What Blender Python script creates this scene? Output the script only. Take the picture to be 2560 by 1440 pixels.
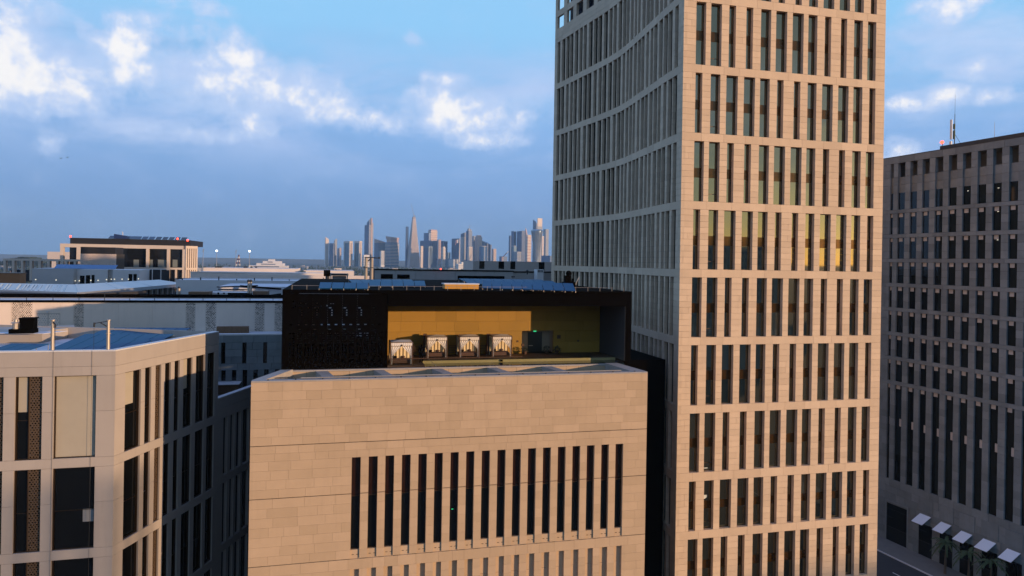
import bpy, bmesh, math, random
from mathutils import Vector, Matrix
from math import sin, cos, tan, atan2, pi, radians, floor, sqrt

S = bpy.context.scene
for o in list(bpy.data.objects):
    bpy.data.objects.remove(o, do_unlink=True)
COL = S.collection
rnd = random.Random(7)

# ---------------------------------------------------------------- camera
CAMZ = 45.0
FPX, ROLL, CX, CY = 1750.0, 0.0165, 1280.0, 654.0
cam = bpy.data.objects.new('camera', bpy.data.cameras.new('camera'))
COL.objects.link(cam)
cr, sr = cos(ROLL), sin(ROLL)
cam.matrix_world = Matrix(((cr, -sr, 0, 0), (0, 0, -1, 0), (sr, cr, 0, CAMZ), (0, 0, 0, 1)))
cam.data.sensor_width = 36.0
cam.data.lens = 36.0 * FPX / 2560.0
cam.data.shift_y = -(720.0 - CY) / 2560.0
cam.data.clip_start = 0.5
cam.data.clip_end = 60000
S.camera = cam

# ---------------------------------------------------------------- light
SUN_AZ = 117.0            # degrees clockwise from +Y
SUN_EL = 5.4
sd = Vector((sin(radians(SUN_AZ)) * cos(radians(SUN_EL)), cos(radians(SUN_AZ)) * cos(radians(SUN_EL)), sin(radians(SUN_EL))))
sun = bpy.data.objects.new('sun', bpy.data.lights.new('sun', 'SUN'))
COL.objects.link(sun)
sun.data.energy = 4.8
sun.data.angle = radians(0.53)
sun.data.color = (1.0, 0.67, 0.42)
sun.rotation_euler = sd.to_track_quat('Z', 'Y').to_euler()
sun.location = (200, -150, 200)

S.render.engine = 'CYCLES'
S.view_settings.view_transform = 'Standard'
S.view_settings.look = 'None'
S.view_settings.exposure = 0.0
S.view_settings.gamma = 1.0
S.view_settings.use_curve_mapping = False
S.cycles.max_bounces = 6
S.cycles.diffuse_bounces = 2
S.cycles.caustics_reflective = False
S.cycles.caustics_refractive = False
S.cycles.volume_bounces = 0


def ray(px, py):
    xc = (px - CX) / FPX
    yc = -(py - CY) / FPX
    return Vector((xc * cr - yc * sr, 1.0, xc * sr + yc * cr))


def at(px, py, d):
    r = ray(px, py)
    return Vector((r.x * d, d, CAMZ + r.z * d))


def on_z(px, py, z):
    r = ray(px, py)
    return at(px, py, (z - CAMZ) / r.z)


def proj(p):
    x, y, z = p[0], p[1], p[2] - CAMZ
    if y < 0.5:
        return (-9999, -9999)
    xc = (x * cr + z * sr) / y
    yc = (-x * sr + z * cr) / y
    return (CX + FPX * xc, CY - FPX * yc)


# ---------------------------------------------------------------- world
W = bpy.data.worlds.new('World')
S.world = W
W.use_nodes = True
nt = W.node_tree
nt.nodes.clear()


def N(tree, typ, **kw):
    n = tree.nodes.new(typ)
    for k, v in kw.items():
        setattr(n, k, v)
    return n


def math_n(tree, op, a, b=None, c=None, clamp=False):
    n = N(tree, 'ShaderNodeMath', operation=op, use_clamp=clamp)
    for i, v in enumerate((a, b, c)):
        if v is None:
            continue
        if isinstance(v, (int, float)):
            n.inputs[i].default_value = v
        else:
            tree.links.new(v, n.inputs[i])
    return n.outputs[0]


def vmath(tree, op, a, b=None):
    n = N(tree, 'ShaderNodeVectorMath', operation=op)
    for i, v in enumerate((a, b)):
        if v is None:
            continue
        if isinstance(v, (tuple, list, Vector)):
            n.inputs[i].default_value = v
        else:
            tree.links.new(v, n.inputs[i])
    return n


def mixc(tree, fac, a, b, blend='MIX'):
    n = N(tree, 'ShaderNodeMix', data_type='RGBA', blend_type=blend)
    for sock, v in ((n.inputs[0], fac), (n.inputs[6], a), (n.inputs[7], b)):
        if isinstance(v, (int, float)):
            sock.default_value = v
        elif isinstance(v, (tuple, list)):
            sock.default_value = (v[0], v[1], v[2], 1)
        else:
            tree.links.new(v, sock)
    return n.outputs[2]


def mapr(tree, v, a, b, c=0.0, d=1.0, smooth=True):
    n = N(tree, 'ShaderNodeMapRange', interpolation_type='SMOOTHSTEP' if smooth else 'LINEAR')
    tree.links.new(v, n.inputs[0])
    for i, x in enumerate((a, b, c, d)):
        n.inputs[i + 1].default_value = x
    return n.outputs[0]


def noise(tree, vec, scale, detail=4.0, rough=0.55, dist=0.0):
    n = N(tree, 'ShaderNodeTexNoise')
    if vec is not None:
        tree.links.new(vec, n.inputs['Vector'])
    n.inputs['Scale'].default_value = scale
    n.inputs['Detail'].default_value = detail
    n.inputs['Roughness'].default_value = rough
    n.inputs['Distortion'].default_value = dist
    return n.outputs['Fac']


SKY_STRENGTH = 0.14
sky = N(nt, 'ShaderNodeTexSky', sky_type='NISHITA', sun_disc=False)
sky.sun_elevation = radians(SUN_EL)
sky.sun_rotation = radians(SUN_AZ)
sky.altitude = 20
sky.air_density = 1.0
sky.dust_density = 0.6
sky.ozone_density = 3.0
tc = N(nt, 'ShaderNodeTexCoord')
sx = N(nt, 'ShaderNodeSeparateXYZ')
nt.links.new(tc.outputs['Generated'], sx.inputs[0])
az = math_n(nt, 'ARCTAN2', sx.outputs[0], sx.outputs[1])
el = math_n(nt, 'ARCSINE', sx.outputs[2])
cm = N(nt, 'ShaderNodeCombineXYZ')
nt.links.new(az, cm.inputs[0])
nt.links.new(el, cm.inputs[1])
P2 = cm.outputs[0]


def sky_dir(px, py):
    r = ray(px, py).normalized()
    return (atan2(r.x, r.y), math.asin(r.z))


# cumulus clumps: direction (given through the photograph's pixel), half sizes in degrees, weight
CLUMPS = [(20, 90, 2.2, 3.3, 1.0), (60, 200, 3.6, 2.0, .95), (195, 195, 2.2, 1.9, 1.0), (300, 112, 1.3, 1.5, .95),
          (330, 188, 2.4, 1.1, .8), (225, 85, 1.0, .8, .7), (440, 75, 2.8, 1.0, .55), (500, 165, 2.2, 1.3, .85),
          (590, 140, 1.6, 1.5, .8), (560, 205, 4.0, 1.4, .9), (690, 225, 4.2, 1.5, .95), (790, 262, 3.0, 1.0, .75),
          (640, 298, 1.5, 1.1, .85), (1110, 200, 1.6, .55, .9), (1110, 255, 2.4, 1.2, .95), (1165, 295, 4.0, 1.2, 1.0),
          (1215, 345, 2.6, .7, .85), (948, 300, 1.6, .8, .9), (885, 290, 1.3, 1.0, .6), (480, 335, 3.6, .55, .6),
          (1290, 290, 1.6, .6, .75), (2370, 20, 2.2, .9, .7), (2360, 245, 1.3, .7, .9), (2275, 255, 1.1, .5, .8),
          (2500, 160, 2.8, .7, .6), (2240, 382, 1.2, .8, .9), (2480, 240, 2.0, .5, .5), (130, 350, 1.0, .9, .5),
          (480, 5, 2.6, 0.7, .6), (1040, 100, .9, .6, .4)]
n_big = noise(nt, P2, 17.0, 7.0, 0.56, 0.15)
n_fine = noise(nt, P2, 40.0, 6.0, 0.55, 0.15)
mask = None
for (px, py, rx, ry, wgt) in CLUMPS:
    a0, e0 = sky_dir(px, py)
    d = vmath(nt, 'SUBTRACT', P2, (a0, e0, 0)).outputs[0]
    d = vmath(nt, 'MULTIPLY', d, (1 / radians(rx * 1.25), 1 / radians(ry * 1.3), 0)).outputs[0]
    ln = vmath(nt, 'LENGTH', d).outputs['Value']
    m = mapr(nt, ln, 1.7, 0.0, 0.0, wgt)
    mask = m if mask is None else math_n(nt, 'SMOOTH_MAX', mask, m, 0.12)
nz = math_n(nt, 'ADD', math_n(nt, 'MULTIPLY', n_big, 0.9), math_n(nt, 'MULTIPLY', n_fine, 0.5))   # about 0.8 on average
dens = math_n(nt, 'ADD', math_n(nt, 'MULTIPLY', mask, 1.25), math_n(nt, 'MULTIPLY', math_n(nt, 'SUBTRACT', nz, 0.72), 3.6))
inside = mapr(nt, mask, 0.02, 0.35)
cum = math_n(nt, 'MULTIPLY', mapr(nt, dens, 0.56, 1.28), inside)
core = mapr(nt, dens, 0.85, 1.6)
veil = math_n(nt, 'MULTIPLY', mapr(nt, dens, -0.1, 0.8, 0.0, 0.7), inside)
# long flat streaks of thin bluish cloud
st = N(nt, 'ShaderNodeMapping')
st.inputs['Scale'].default_value = (2.2, 17.0, 1)
st.inputs['Rotation'].default_value = (0, 0, radians(-3))
nt.links.new(P2, st.inputs[0])
streak = noise(nt, st.outputs[0], 1.0, 5.0, 0.55, 0.4)
streak_l = mapr(nt, streak, 0.52, 0.74, 0.0, 0.42)
streak_d = mapr(nt, streak, 0.50, 0.30, 0.0, 0.55)
low = mapr(nt, el, radians(1), radians(9))
low2 = mapr(nt, el, radians(19), radians(12))
K = 1.0 / SKY_STRENGTH
# clear-air gradient away from the sun, handing over to the physical sky towards it
ramp = N(nt, 'ShaderNodeValToRGB')
nt.links.new(mapr(nt, el, 0.0, radians(60), 0.0, 1.0, smooth=False), ramp.inputs[0])
e_ = ramp.color_ramp.elements
e_[0].position, e_[0].color = 0.0, (.17, .30, .53, 1)
e_[1].position, e_[1].color = 1.0, (.28, .43, .95, 1)
for p_, c_ in ((.08, (.215, .38, .69)), (.17, (.26, .475, .84)), (.30, (.30, .62, .96)), (.42, (.30, .62, .96)), (.62, (.33, .52, 1.0))):
    q_ = ramp.color_ramp.elements.new(p_)
    q_.color = (*c_, 1)
grad = mixc(nt, 1.0, ramp.outputs[0], (K, K, K), 'MULTIPLY')
sdot = vmath(nt, 'DOT_PRODUCT', tc.outputs['Generated'], sd).outputs['Value']
base = mixc(nt, mapr(nt, sdot, 0.15, 0.85), grad, sky.outputs[0])
c = mixc(nt, math_n(nt, 'MULTIPLY', math_n(nt, 'MULTIPLY', streak_d, low), low2), base, (.205 * K, .38 * K, .69 * K))
c = mixc(nt, math_n(nt, 'MULTIPLY', streak_l, low), c, (.42 * K, .58 * K, .88 * K))
# broad thin cloud sheets that the cumulus sits in
wide = None
for (px, py, rx, ry, wgt) in ((620, 225, 11, 3.6, 1.0), (1150, 275, 8, 3.0, 1.0), (110, 160, 7, 4.6, .9), (1330, 220, 5, 3.4, .7), (2400, 150, 8, 5, .7), (420, 70, 6, 2.2, .5), (400, 330, 12, 1.6, .6)):
    a0, e0 = sky_dir(px, py)
    d = vmath(nt, 'SUBTRACT', P2, (a0, e0, 0)).outputs[0]
    d = vmath(nt, 'MULTIPLY', d, (1 / radians(rx), 1 / radians(ry), 0)).outputs[0]
    m = mapr(nt, vmath(nt, 'LENGTH', d).outputs['Value'], 1.35, 0.1, 0.0, wgt)
    wide = m if wide is None else math_n(nt, 'SMOOTH_MAX', wide, m, 0.15)
wn = N(nt, 'ShaderNodeMapping')
wn.inputs['Scale'].default_value = (9.0, 20.0, 1)
nt.links.new(P2, wn.inputs[0])
wf = mapr(nt, math_n(nt, 'ADD', math_n(nt, 'MULTIPLY', wide, .5), noise(nt, wn.outputs[0], 1.0, 8.0, 0.62, 0.3)), 0.60, 1.08, 0.0, 0.75)
c = mixc(nt, math_n(nt, 'MULTIPLY', wf, mapr(nt, wide, 0.0, 0.25)), c, (.60 * K, .72 * K, .99 * K))
# soft lilac veil around the cumulus belt
sv = N(nt, 'ShaderNodeMapping')
sv.inputs['Scale'].default_value = (5.0, 11.0, 1)
sv.inputs['Location'].default_value = (3.1, 1.7, 0)
nt.links.new(P2, sv.inputs[0])
vn = mapr(nt, noise(nt, sv.outputs[0], 1.0, 6.0, 0.6, 0.5), 0.40, 0.66, 0.0, 0.62)
vb = math_n(nt, 'MULTIPLY', mapr(nt, el, radians(5), radians(10)), mapr(nt, el, radians(19), radians(13)))
c = mixc(nt, math_n(nt, 'MULTIPLY', vn, vb), c, (.48 * K, .62 * K, .93 * K))
c = mixc(nt, veil, c, (.54 * K, .68 * K, .96 * K))
c = mixc(nt, cum, c, mixc(nt, core, (.74 * K, .81 * K, .98 * K), (.98 * K, .97 * K, .98 * K)))
bg = N(nt, 'ShaderNodeBackground')
bg.inputs[1].default_value = SKY_STRENGTH
nt.links.new(c, bg.inputs[0])
wo = N(nt, 'ShaderNodeOutputWorld')
nt.links.new(bg.outputs[0], wo.inputs[0])


# ---------------------------------------------------------------- materials
MATS = {}


def mat(name, col, rough=0.8, col2=None, rand=None, grain=0.0, gscale=1.5, bump=0.0, spec=0.5, metal=0.0, emit=None, estr=0.0, stain=0.0):
    """rand: None, 'obj' (one tone per object) or 'isl' (one tone per loose piece)"""
    if name in MATS:
        return MATS[name]
    m = bpy.data.materials.new(name)
    m.use_nodes = True
    t = m.node_tree
    b = t.nodes['Principled BSDF']
    b.inputs['Roughness'].default_value = rough
    b.inputs['Metallic'].default_value = metal
    b.inputs['Specular IOR Level'].default_value = spec
    out = None
    if rand:
        if rand == 'obj':
            r = N(t, 'ShaderNodeObjectInfo').outputs['Random']
        else:
            r = N(t, 'ShaderNodeNewGeometry').outputs['Random Per Island']
        r = mapr(t, r, 0.0, 1.0, 0.0, 1.0, smooth=False)
        out = mixc(t, r, col, col2)
    else:
        out = col
    g = N(t, 'ShaderNodeNewGeometry')
    if grain > 0:
        nf = noise(t, g.outputs['Position'], gscale, 6.0, 0.6)
        v = mapr(t, nf, 0.25, 0.75, 1.0 - grain, 1.0 + grain, smooth=False)
        h = N(t, 'ShaderNodeCombineColor')
        for i in range(3):
            t.links.new(v, h.inputs[i])
        out = mixc(t, 1.0, out, h.outputs[0], 'MULTIPLY')
        if bump > 0:
            bp = N(t, 'ShaderNodeBump')
            bp.inputs['Strength'].default_value = bump
            bp.inputs['Distance'].default_value = 0.05
            nf2 = noise(t, g.outputs['Position'], gscale * 6, 4.0, 0.6)
            t.links.new(nf2, bp.inputs['Height'])
            t.links.new(bp.outputs[0], b.inputs['Normal'])
    if stain > 0:
        mp = N(t, 'ShaderNodeMapping')
        mp.inputs['Scale'].default_value = (1.3, 1.3, 0.09)
        t.links.new(g.outputs['Position'], mp.inputs[0])
        nf = noise(t, mp.outputs[0], 1.6, 5.0, 0.65)
        v = mapr(t, nf, 0.50, 0.80, 0.0, stain)
        out = mixc(t, v, out, tuple(c_ * 0.45 for c_ in col))
    if isinstance(out, tuple):
        b.inputs['Base Color'].default_value = (*out, 1)
    else:
        t.links.new(out, b.inputs['Base Color'])
    if emit:
        b.inputs['Emission Color'].default_value = (*emit, 1)
        b.inputs['Emission Strength'].default_value = estr
    m.diffuse_color = (*col, 1)
    MATS[name] = m
    return m


def stone_pair(name, c1, c2, **kw):
    return (mat(name + '_single', c1, col2=c2, rand='obj', **kw), mat(name + '_joined', c1, col2=c2, rand='isl', **kw))


ST_TOWER = stone_pair('tower limestone', (.575, .425, .285), (.665, .495, .335), grain=.06, gscale=.8, rough=.85, bump=.15, stain=.12)
ST_CENTRE = stone_pair('centre limestone', (.455, .325, .20), (.52, .372, .235), grain=.05, gscale=.7, rough=.85, bump=.15, stain=.12)
ST_DARK = stone_pair('grey sandstone', (.165, .18, .178), (.235, .252, .248), grain=.16, gscale=.6, rough=.85, bump=.2, stain=.25)
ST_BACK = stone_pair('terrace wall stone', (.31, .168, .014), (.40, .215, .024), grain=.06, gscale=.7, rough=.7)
PANEL = stone_pair('concrete panel', (.385, .335, .287), (.415, .36, .308), grain=.05, gscale=.5, rough=.8, stain=.16)
M_CORE = mat('wall core', (.05, .042, .034), .9)
M_GLASS = mat('dark window glass', (.0045, .005, .005), .035, spec=.55)
M_GLASST = mat('coated tower glass', (.004, .005, .0035), .03, spec=1.0)
_b = M_GLASST.node_tree.nodes['Principled BSDF']
_b.inputs['IOR'].default_value = 2.1
_b.inputs['Specular Tint'].default_value = (.95, .9, .62, 1)
M_GLASSW = mat('warm dark glass', (.022, .009, .005), .05, spec=.5)
M_GLASSB = mat('blue roof glass', (.004, .02, .05), .05, spec=.7)
M_FRAME = mat('bronze frame', (.06, .035, .018), .4, metal=.6)
M_BRONZE = mat('bronze spandrel', (.085, .042, .010), .10, metal=.6, grain=.25, gscale=2, spec=.6)
M_BLACK = mat('black metal', (.0022, .0016, .0013), .9, spec=.03)
M_BLIND = mat('beige blind', (.40, .35, .265), .8, grain=.05, gscale=.8)
M_WHITE = mat('white render', (.62, .60, .585), .85, grain=.04, gscale=.4, stain=.1)
M_PINKW = mat('cream render', (.66, .58, .52), .85, grain=.05, gscale=.2)
M_ROOF = mat('white roof membrane', (.60, .60, .62), .75, grain=.08, gscale=.3)
M_COPE = mat('pale coping', (.62, .60, .58), .5, grain=.05, gscale=1)
M_COPE2 = mat('weathered stone coping', (.36, .32, .28), .7, grain=.12, gscale=1.2, stain=.25)
M_METALROOF = mat('zinc roof', (.42, .44, .46), .35, metal=.5, grain=.06, gscale=.5)
M_STEEL = mat('galvanised steel', (.42, .36, .29), .5, metal=.5)
M_DKSTEEL = mat('dark steel', (.02, .022, .026), .5)
M_SOLAR = mat('solar glass', (.003, .07, .16), .45, spec=.22)
M_SOLARF = mat('solar edge', (.012, .022, .035), .4)
M_ORANGE = mat('ochre crate', (.55, .27, .04), .7, grain=.1, gscale=2)
M_BROWN = mat('brown louvre', (.16, .085, .04), .7, grain=.12, gscale=2)
M_CLOTH = mat('ivory cloth', (.72, .64, .54), .9)
M_CLOTH2 = mat('cream lining', (.66, .52, .30), .9)
M_WOOD = mat('dark wood', (.07, .028, .010), .6)
M_SKIN = mat('dark clothing', (.003, .003, .004), .95, spec=.02)
M_FACE = mat('skin', (.05, .028, .018), .7, spec=.1)
M_ASPH = mat('asphalt', (.035, .035, .037), .9, grain=.15, gscale=.6)
M_PAVE = mat('paving', (.16, .15, .135), .85, grain=.12, gscale=.8)
M_PAINT = mat('road paint', (.75, .75, .72), .7)
M_LEAF = mat('palm leaf', (.035, .06, .02), .7)
M_TRUNK = mat('palm trunk', (.10, .07, .045), .9)
M_RED = mat('red obstruction light', (.6, .02, .02), .4, emit=(1, .06, .03), estr=6)
M_LAMP = mat('lit lamp', (.8, .8, .7), .4, emit=(1, .9, .65), estr=1.2)
M_FLOOD = mat('lit floodlight', (.8, .8, .8), .4, emit=(.85, .95, 1), estr=7)
M_EXIT = mat('green exit sign', (.0, .2, .05), .4, emit=(.05, .9, .35), estr=.7)


# ---------------------------------------------------------------- builders
class Frame:
    """u runs along a facade (left to right seen from outside), v goes inward, z up"""
    def __init__(s, x, y, ang):
        s.x, s.y, s.ang = x, y, ang
        s.c, s.s = cos(ang), sin(ang)

    def __call__(s, u, v, z):
        return Vector((s.x + u * s.c - v * s.s, s.y + u * s.s + v * s.c, z))

    def u_of(s, px, py, v=0.0):
        """where the sight line of a pixel meets the plane at depth v: (u, z)"""
        r = ray(px, py)
        ox, oy = s.x - v * s.s, s.y + v * s.c
        # r.x t = ox + u c ; r.y t = oy + u s
        den = r.x * s.s - r.y * s.c
        t = (ox * s.s - oy * s.c) / den
        u = (r.x * t - ox) * s.c + (r.y * t - oy) * s.s
        return u, CAMZ + r.z * t


class Curve:
    """same as Frame along a polyline"""
    straight = False

    def __init__(s, pts):
        s.p = [Vector((p[0], p[1])) for p in pts]
        s.l = [0.0]
        for a, b in zip(s.p, s.p[1:]):
            s.l.append(s.l[-1] + (b - a).length)
        s.len = s.l[-1]

    def __call__(s, u, v, z):
        i = 0
        while i < len(s.p) - 2 and u > s.l[i + 1]:
            i += 1
        a, b = s.p[i], s.p[i + 1]
        d = (b - a).normalized()
        # smoothed normal
        def nrm(k):
            k = max(0, min(len(s.p) - 2, k))
            e = (s.p[k + 1] - s.p[k]).normalized()
            return Vector((-e.y, e.x))
        f = (u - s.l[i]) / max(1e-6, (s.l[i + 1] - s.l[i]))
        n = nrm(i)
        q = a + d * (u - s.l[i]) + n * v
        return Vector((q.x, q.y, z))


QUADS = ((0, 1, 5, 4), (1, 2, 6, 5), (2, 3, 7, 6), (3, 0, 4, 7), (4, 5, 6, 7), (3, 2, 1, 0))
WORLD = Frame(0, 0, 0)


class MB:
    def __init__(s, fr=WORLD):
        s.v, s.f, s.fr = [], [], fr

    def box(s, u0, u1, v0, v1, z0, z1):
        i = len(s.v)
        for z in (z0, z1):
            for (u, v) in ((u0, v0), (u1, v0), (u1, v1), (u0, v1)):
                s.v.append(s.fr(u, v, z))
        s.f += [tuple(i + k for k in q) for q in QUADS]
        return s

    def poly(s, pts):
        i = len(s.v)
        s.v += [s.fr(*p) for p in pts]
        s.f.append(tuple(range(i, i + len(pts))))
        return s

    def prism(s, pts, z0, z1):
        """pts counter-clockwise (u, v)"""
        i, n = len(s.v), len(pts)
        z0s = z0 if isinstance(z0, (list, tuple)) else [z0] * n
        z1s = z1 if isinstance(z1, (list, tuple)) else [z1] * n
        s.v += [s.fr(p[0], p[1], z) for p, z in zip(pts, z0s)]
        s.v += [s.fr(p[0], p[1], z) for p, z in zip(pts, z1s)]
        for k in range(n):
            s.f.append((i + k, i + (k + 1) % n, i + n + (k + 1) % n, i + n + k))
        s.f.append(tuple(i + n + k for k in range(n)))
        s.f.append(tuple(i + n - 1 - k for k in range(n)))
        return s

    def slab(s, a, b, c, d, th):
        """a thick quad; a b c d in (u, v, z), extruded along its normal by th"""
        P = [s.fr(*p) for p in (a, b, c, d)]
        n = (P[1] - P[0]).cross(P[3] - P[0]).normalized() * th
        i = len(s.v)
        s.v += P + [p - n for p in P]
        s.f += [(i, i + 1, i + 2, i + 3), (i + 7, i + 6, i + 5, i + 4)]
        for k in range(4):
            s.f.append((i + k, i + 4 + k, i + 4 + (k + 1) % 4, i + (k + 1) % 4))
        return s

    def tube(s, p0, p1, r0, r1=None, n=6):
        r1 = r0 if r1 is None else r1
        a, b = s.fr(*p0), s.fr(*p1)
        d = (b - a).normalized()
        x = d.cross(Vector((0, 0, 1)) if abs(d.z) < .9 else Vector((1, 0, 0))).normalized()
        y = d.cross(x)
        i = len(s.v)
        for q, r in ((a, r0), (b, r1)):
            for k in range(n):
                t = 2 * pi * k / n
                s.v.append(q + x * (r * cos(t)) + y * (r * sin(t)))
        for k in range(n):
            s.f.append((i + k, i + n + k, i + n + (k + 1) % n, i + (k + 1) % n))
        s.f.append(tuple(i + k for k in range(n)))
        s.f.append(tuple(i + n + n - 1 - k for k in range(n)))
        return s

    def ball(s, c, r, seg=8, rings=6, sz=1.0):
        o = s.fr(*c)
        i = len(s.v)
        for a in range(rings + 1):
            th = pi * a / rings
            for b in range(seg):
                ph = 2 * pi * b / seg
                s.v.append(o + Vector((r * sin(th) * cos(ph), r * sin(th) * sin(ph), r * sz * cos(th))))
        for a in range(rings):
            for b in range(seg):
                s.f.append((i + a * seg + b, i + (a + 1) * seg + b, i + (a + 1) * seg + (b + 1) % seg, i + a * seg + (b + 1) % seg))
        return s

    def build(s, name, m, parent=None, kind=None, label=None, smooth=False):
        base = origin(parent)
        me = bpy.data.meshes.new(name)
        me.from_pydata([tuple(p - base) for p in s.v], [], s.f)
        me.materials.append(m)
        if smooth:
            for p in me.polygons:
                p.use_smooth = True
        bm = bmesh.new()
        bm.from_mesh(me)
        bmesh.ops.recalc_face_normals(bm, faces=bm.faces)
        bm.to_mesh(me)
        bm.free()
        o = bpy.data.objects.new(name, me)
        COL.objects.link(o)
        if parent is not None:
            o.parent = parent
        if kind:
            o['kind'] = kind
        if label:
            o['label'] = label
        return o


def origin(o):
    v = Vector((0, 0, 0))
    while o is not None:
        v = v + Vector(o.location)
        o = o.parent
    return v


def thing(name, label, cat, loc, group=None, rz=0.0):
    o = bpy.data.objects.new(name, None)
    o.empty_display_size = 0.5
    COL.objects.link(o)
    o.location = loc
    o.rotation_euler = (0, 0, rz)
    return tag(o, label, cat, group)


def tag(o, label, cat, group=None):
    o['label'] = label
    o['category'] = cat
    if group:
        o['group'] = group
    return o


def structure(o):
    o['kind'] = 'structure'
    return o


def copy_tree(o, parent=None):
    c = o.copy()
    COL.objects.link(c)
    c.parent = parent
    for ch in list(o.children):
        copy_tree(ch, c)
    return c


CUBES = {}


def unit_cube(m):
    if m.name not in CUBES:
        me = bpy.data.meshes.new('piece')
        vs = [(x, y, z) for z in (-.5, .5) for (x, y) in ((-.5, -.5), (.5, -.5), (.5, .5), (-.5, .5))]
        me.from_pydata(vs, [], [tuple(q) for q in QUADS])
        me.materials.append(m)
        CUBES[m.name] = me
    return CUBES[m.name]


def piece(name, m, fr, u0, u1, v0, v1, z0, z1, parent, rot=None):
    """a box that shares its mesh with all alike pieces (straight frames only)"""
    o = bpy.data.objects.new(name, unit_cube(m))
    COL.objects.link(o)
    c = fr((u0 + u1) / 2, (v0 + v1) / 2, (z0 + z1) / 2)
    if parent is not None:
        o.parent = parent
        pr = parent
        if parent.data is not None and parent.data.name.startswith('piece'):
            raise RuntimeError('scaled parent')
    o.location = c - origin(parent)
    o.rotation_euler = (rot[0] if rot else 0, 0, fr.ang + (rot[1] if rot else 0))
    o.scale = (max(u1 - u0, .001), max(v1 - v0, .001), max(z1 - z0, .001))
    return o


def emit(pieces, fr, name, mats, parent, limit=300, joined=None):
    """pieces in view, largest first, become parts of their own; the rest one joined part"""
    def size(p):
        c = fr((p[0] + p[1]) / 2, p[2], (p[4] + p[5]) / 2)
        x, y = proj(c)
        a = (p[1] - p[0]) * (p[5] - p[4]) / max(1.0, c.y) ** 2
        inside = -20 < x < 2580 and -20 < y < 1460
        return a if inside else a * 1e-4
    ps = sorted(pieces, key=size, reverse=True)
    for p in ps[:limit]:
        if isinstance(fr, Frame):
            piece(name, mats[0], fr, *p, parent)
        else:
            MB(fr).box(*p).build(name, mats[0], parent)
    if len(ps) > limit:
        mb = MB(fr)
        for p in ps[limit:]:
            mb.box(*p)
        mb.build(joined or (name + '_field'), mats[1], parent, kind='stuff')


def levels(keys, h):
    """break heights: all keys kept, gaps divided into courses of about h"""
    keys = sorted(keys)
    out = []
    for a, b in zip(keys, keys[1:]):
        n = max(1, round((b - a) / h))
        out += [(a + (b - a) * k / n, a + (b - a) * (k + 1) / n) for k in range(n)]
    return out


def wall_pieces(u0, u1, courses, openings, L, thick, gap=.02, jit=.25, v0=0.0, r=rnd, proud=.008):
    """running-bond pieces of a wall with rectangular openings (ua, ub, za, zb)"""
    res = []
    for ci, (za, zb) in enumerate(courses):
        zm = (za + zb) / 2
        cuts = sorted((a, b) for (a, b, c, d) in openings if c < zm < d)
        spans, x = [], u0
        for a, b in cuts:
            if a > x + .05:
                spans.append((x, a, x == u0, False))
            x = max(x, b)
        if x < u1 - .05:
            spans.append((x, u1, x == u0, True))
        for a, b, first, last in spans:
            pts = [a]
            x = a + L * (0.5 if ci % 2 else 1.0) * r.uniform(1 - jit, 1 + jit)
            while x < b - L * .3:
                pts.append(x)
                x += L * r.uniform(1 - jit, 1 + jit)
            pts.append(b)
            for p, q in zip(pts, pts[1:]):
                g0 = 0 if p == a else gap / 2
                g1 = 0 if q == b else gap / 2
                pr = r.uniform(0, proud)
                res.append((p + g0, q - g1, v0 - pr, v0 + thick, za + gap / 2, zb - gap / 2))
    return res


T0 = radians(14.1)                      # the street grid: front facades turn 14 degrees

# ================================================================ ground and streets
g = MB().poly([(-30000, -30000, 0), (30000, -30000, 0), (30000, 30000, 0), (-30000, 30000, 0)])
structure(g.build('ground', mat('dry ground', (.10, .088, .073), .95, grain=.25, gscale=.004)))

haze = MB().box(-5200, 5200, -900, 6400, -1.0, 345)
hz = bpy.data.materials.new('haze air')
hz.use_nodes = True
ht = hz.node_tree
ht.nodes.clear()
pv = N(ht, 'ShaderNodeVolumePrincipled')
pv.inputs['Color'].default_value = (.47, .75, 1.0, 1)
pv.inputs['Density'].default_value = 0.000065
pv.inputs['Anisotropy'].default_value = 0.0
ho = N(ht, 'ShaderNodeOutputMaterial')
ht.links.new(pv.outputs[0], ho.inputs['Volume'])
haze_o = haze.build('haze', hz, kind='stuff')


# ================================================================ the tall stone tower
PT = at(1700, 650, 82.0)
FT = Frame(PT.x, PT.y, T0)
UT = FT.u_of(2208, 430)[0]
ZT = [45 + z for z in (40.7, 32.97, 31.0, 22.63, 14.5, 6.4, -1.5, -9.5, -17.5, -25.6, -32.4, -39.5)]
# window rows (top, bottom), rows counted downwards
ROWS_T = [(45 + 39.36, 45 + 32.0), (45 + 31.0, 45 + 23.6), (45 + 22.63, 45 + 15.55), (45 + 14.58, 45 + 7.47),
          (45 + 6.52, 45 - .55), (45 - 1.5, 45 - 8.57), (45 - 9.5, 45 - 16.6), (45 - 17.56, 45 - 24.54),
          (45 - 25.58, 45 - 31.42), (45 - 32.4, 45 - 38.8)]
TOWER_TOP = 45 + 52.0
tower = thing('stone_tower', 'tall tan limestone tower of narrow slit windows with a curved shaded side', 'tower', (PT.x, PT.y, 0))

A_PX = [(1080, 1153), (1190, 1270), (1325, 1375), (1453, 1503), (1562, 1637), (1675, 1757), (1798, 1880), (1915, 1982), (2038, 2085), (2158, 2203), (2256, 2320), (2358, 2420)]
B_PX = [(1087, 1138), (1200, 1272), (1317, 1402), (1448, 1530), (1568, 1640), (1695, 1743), (1820, 1868), (1922, 1988), (2030, 2110), (2150, 2227), (2263, 2330), (2382, 2427)]


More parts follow.
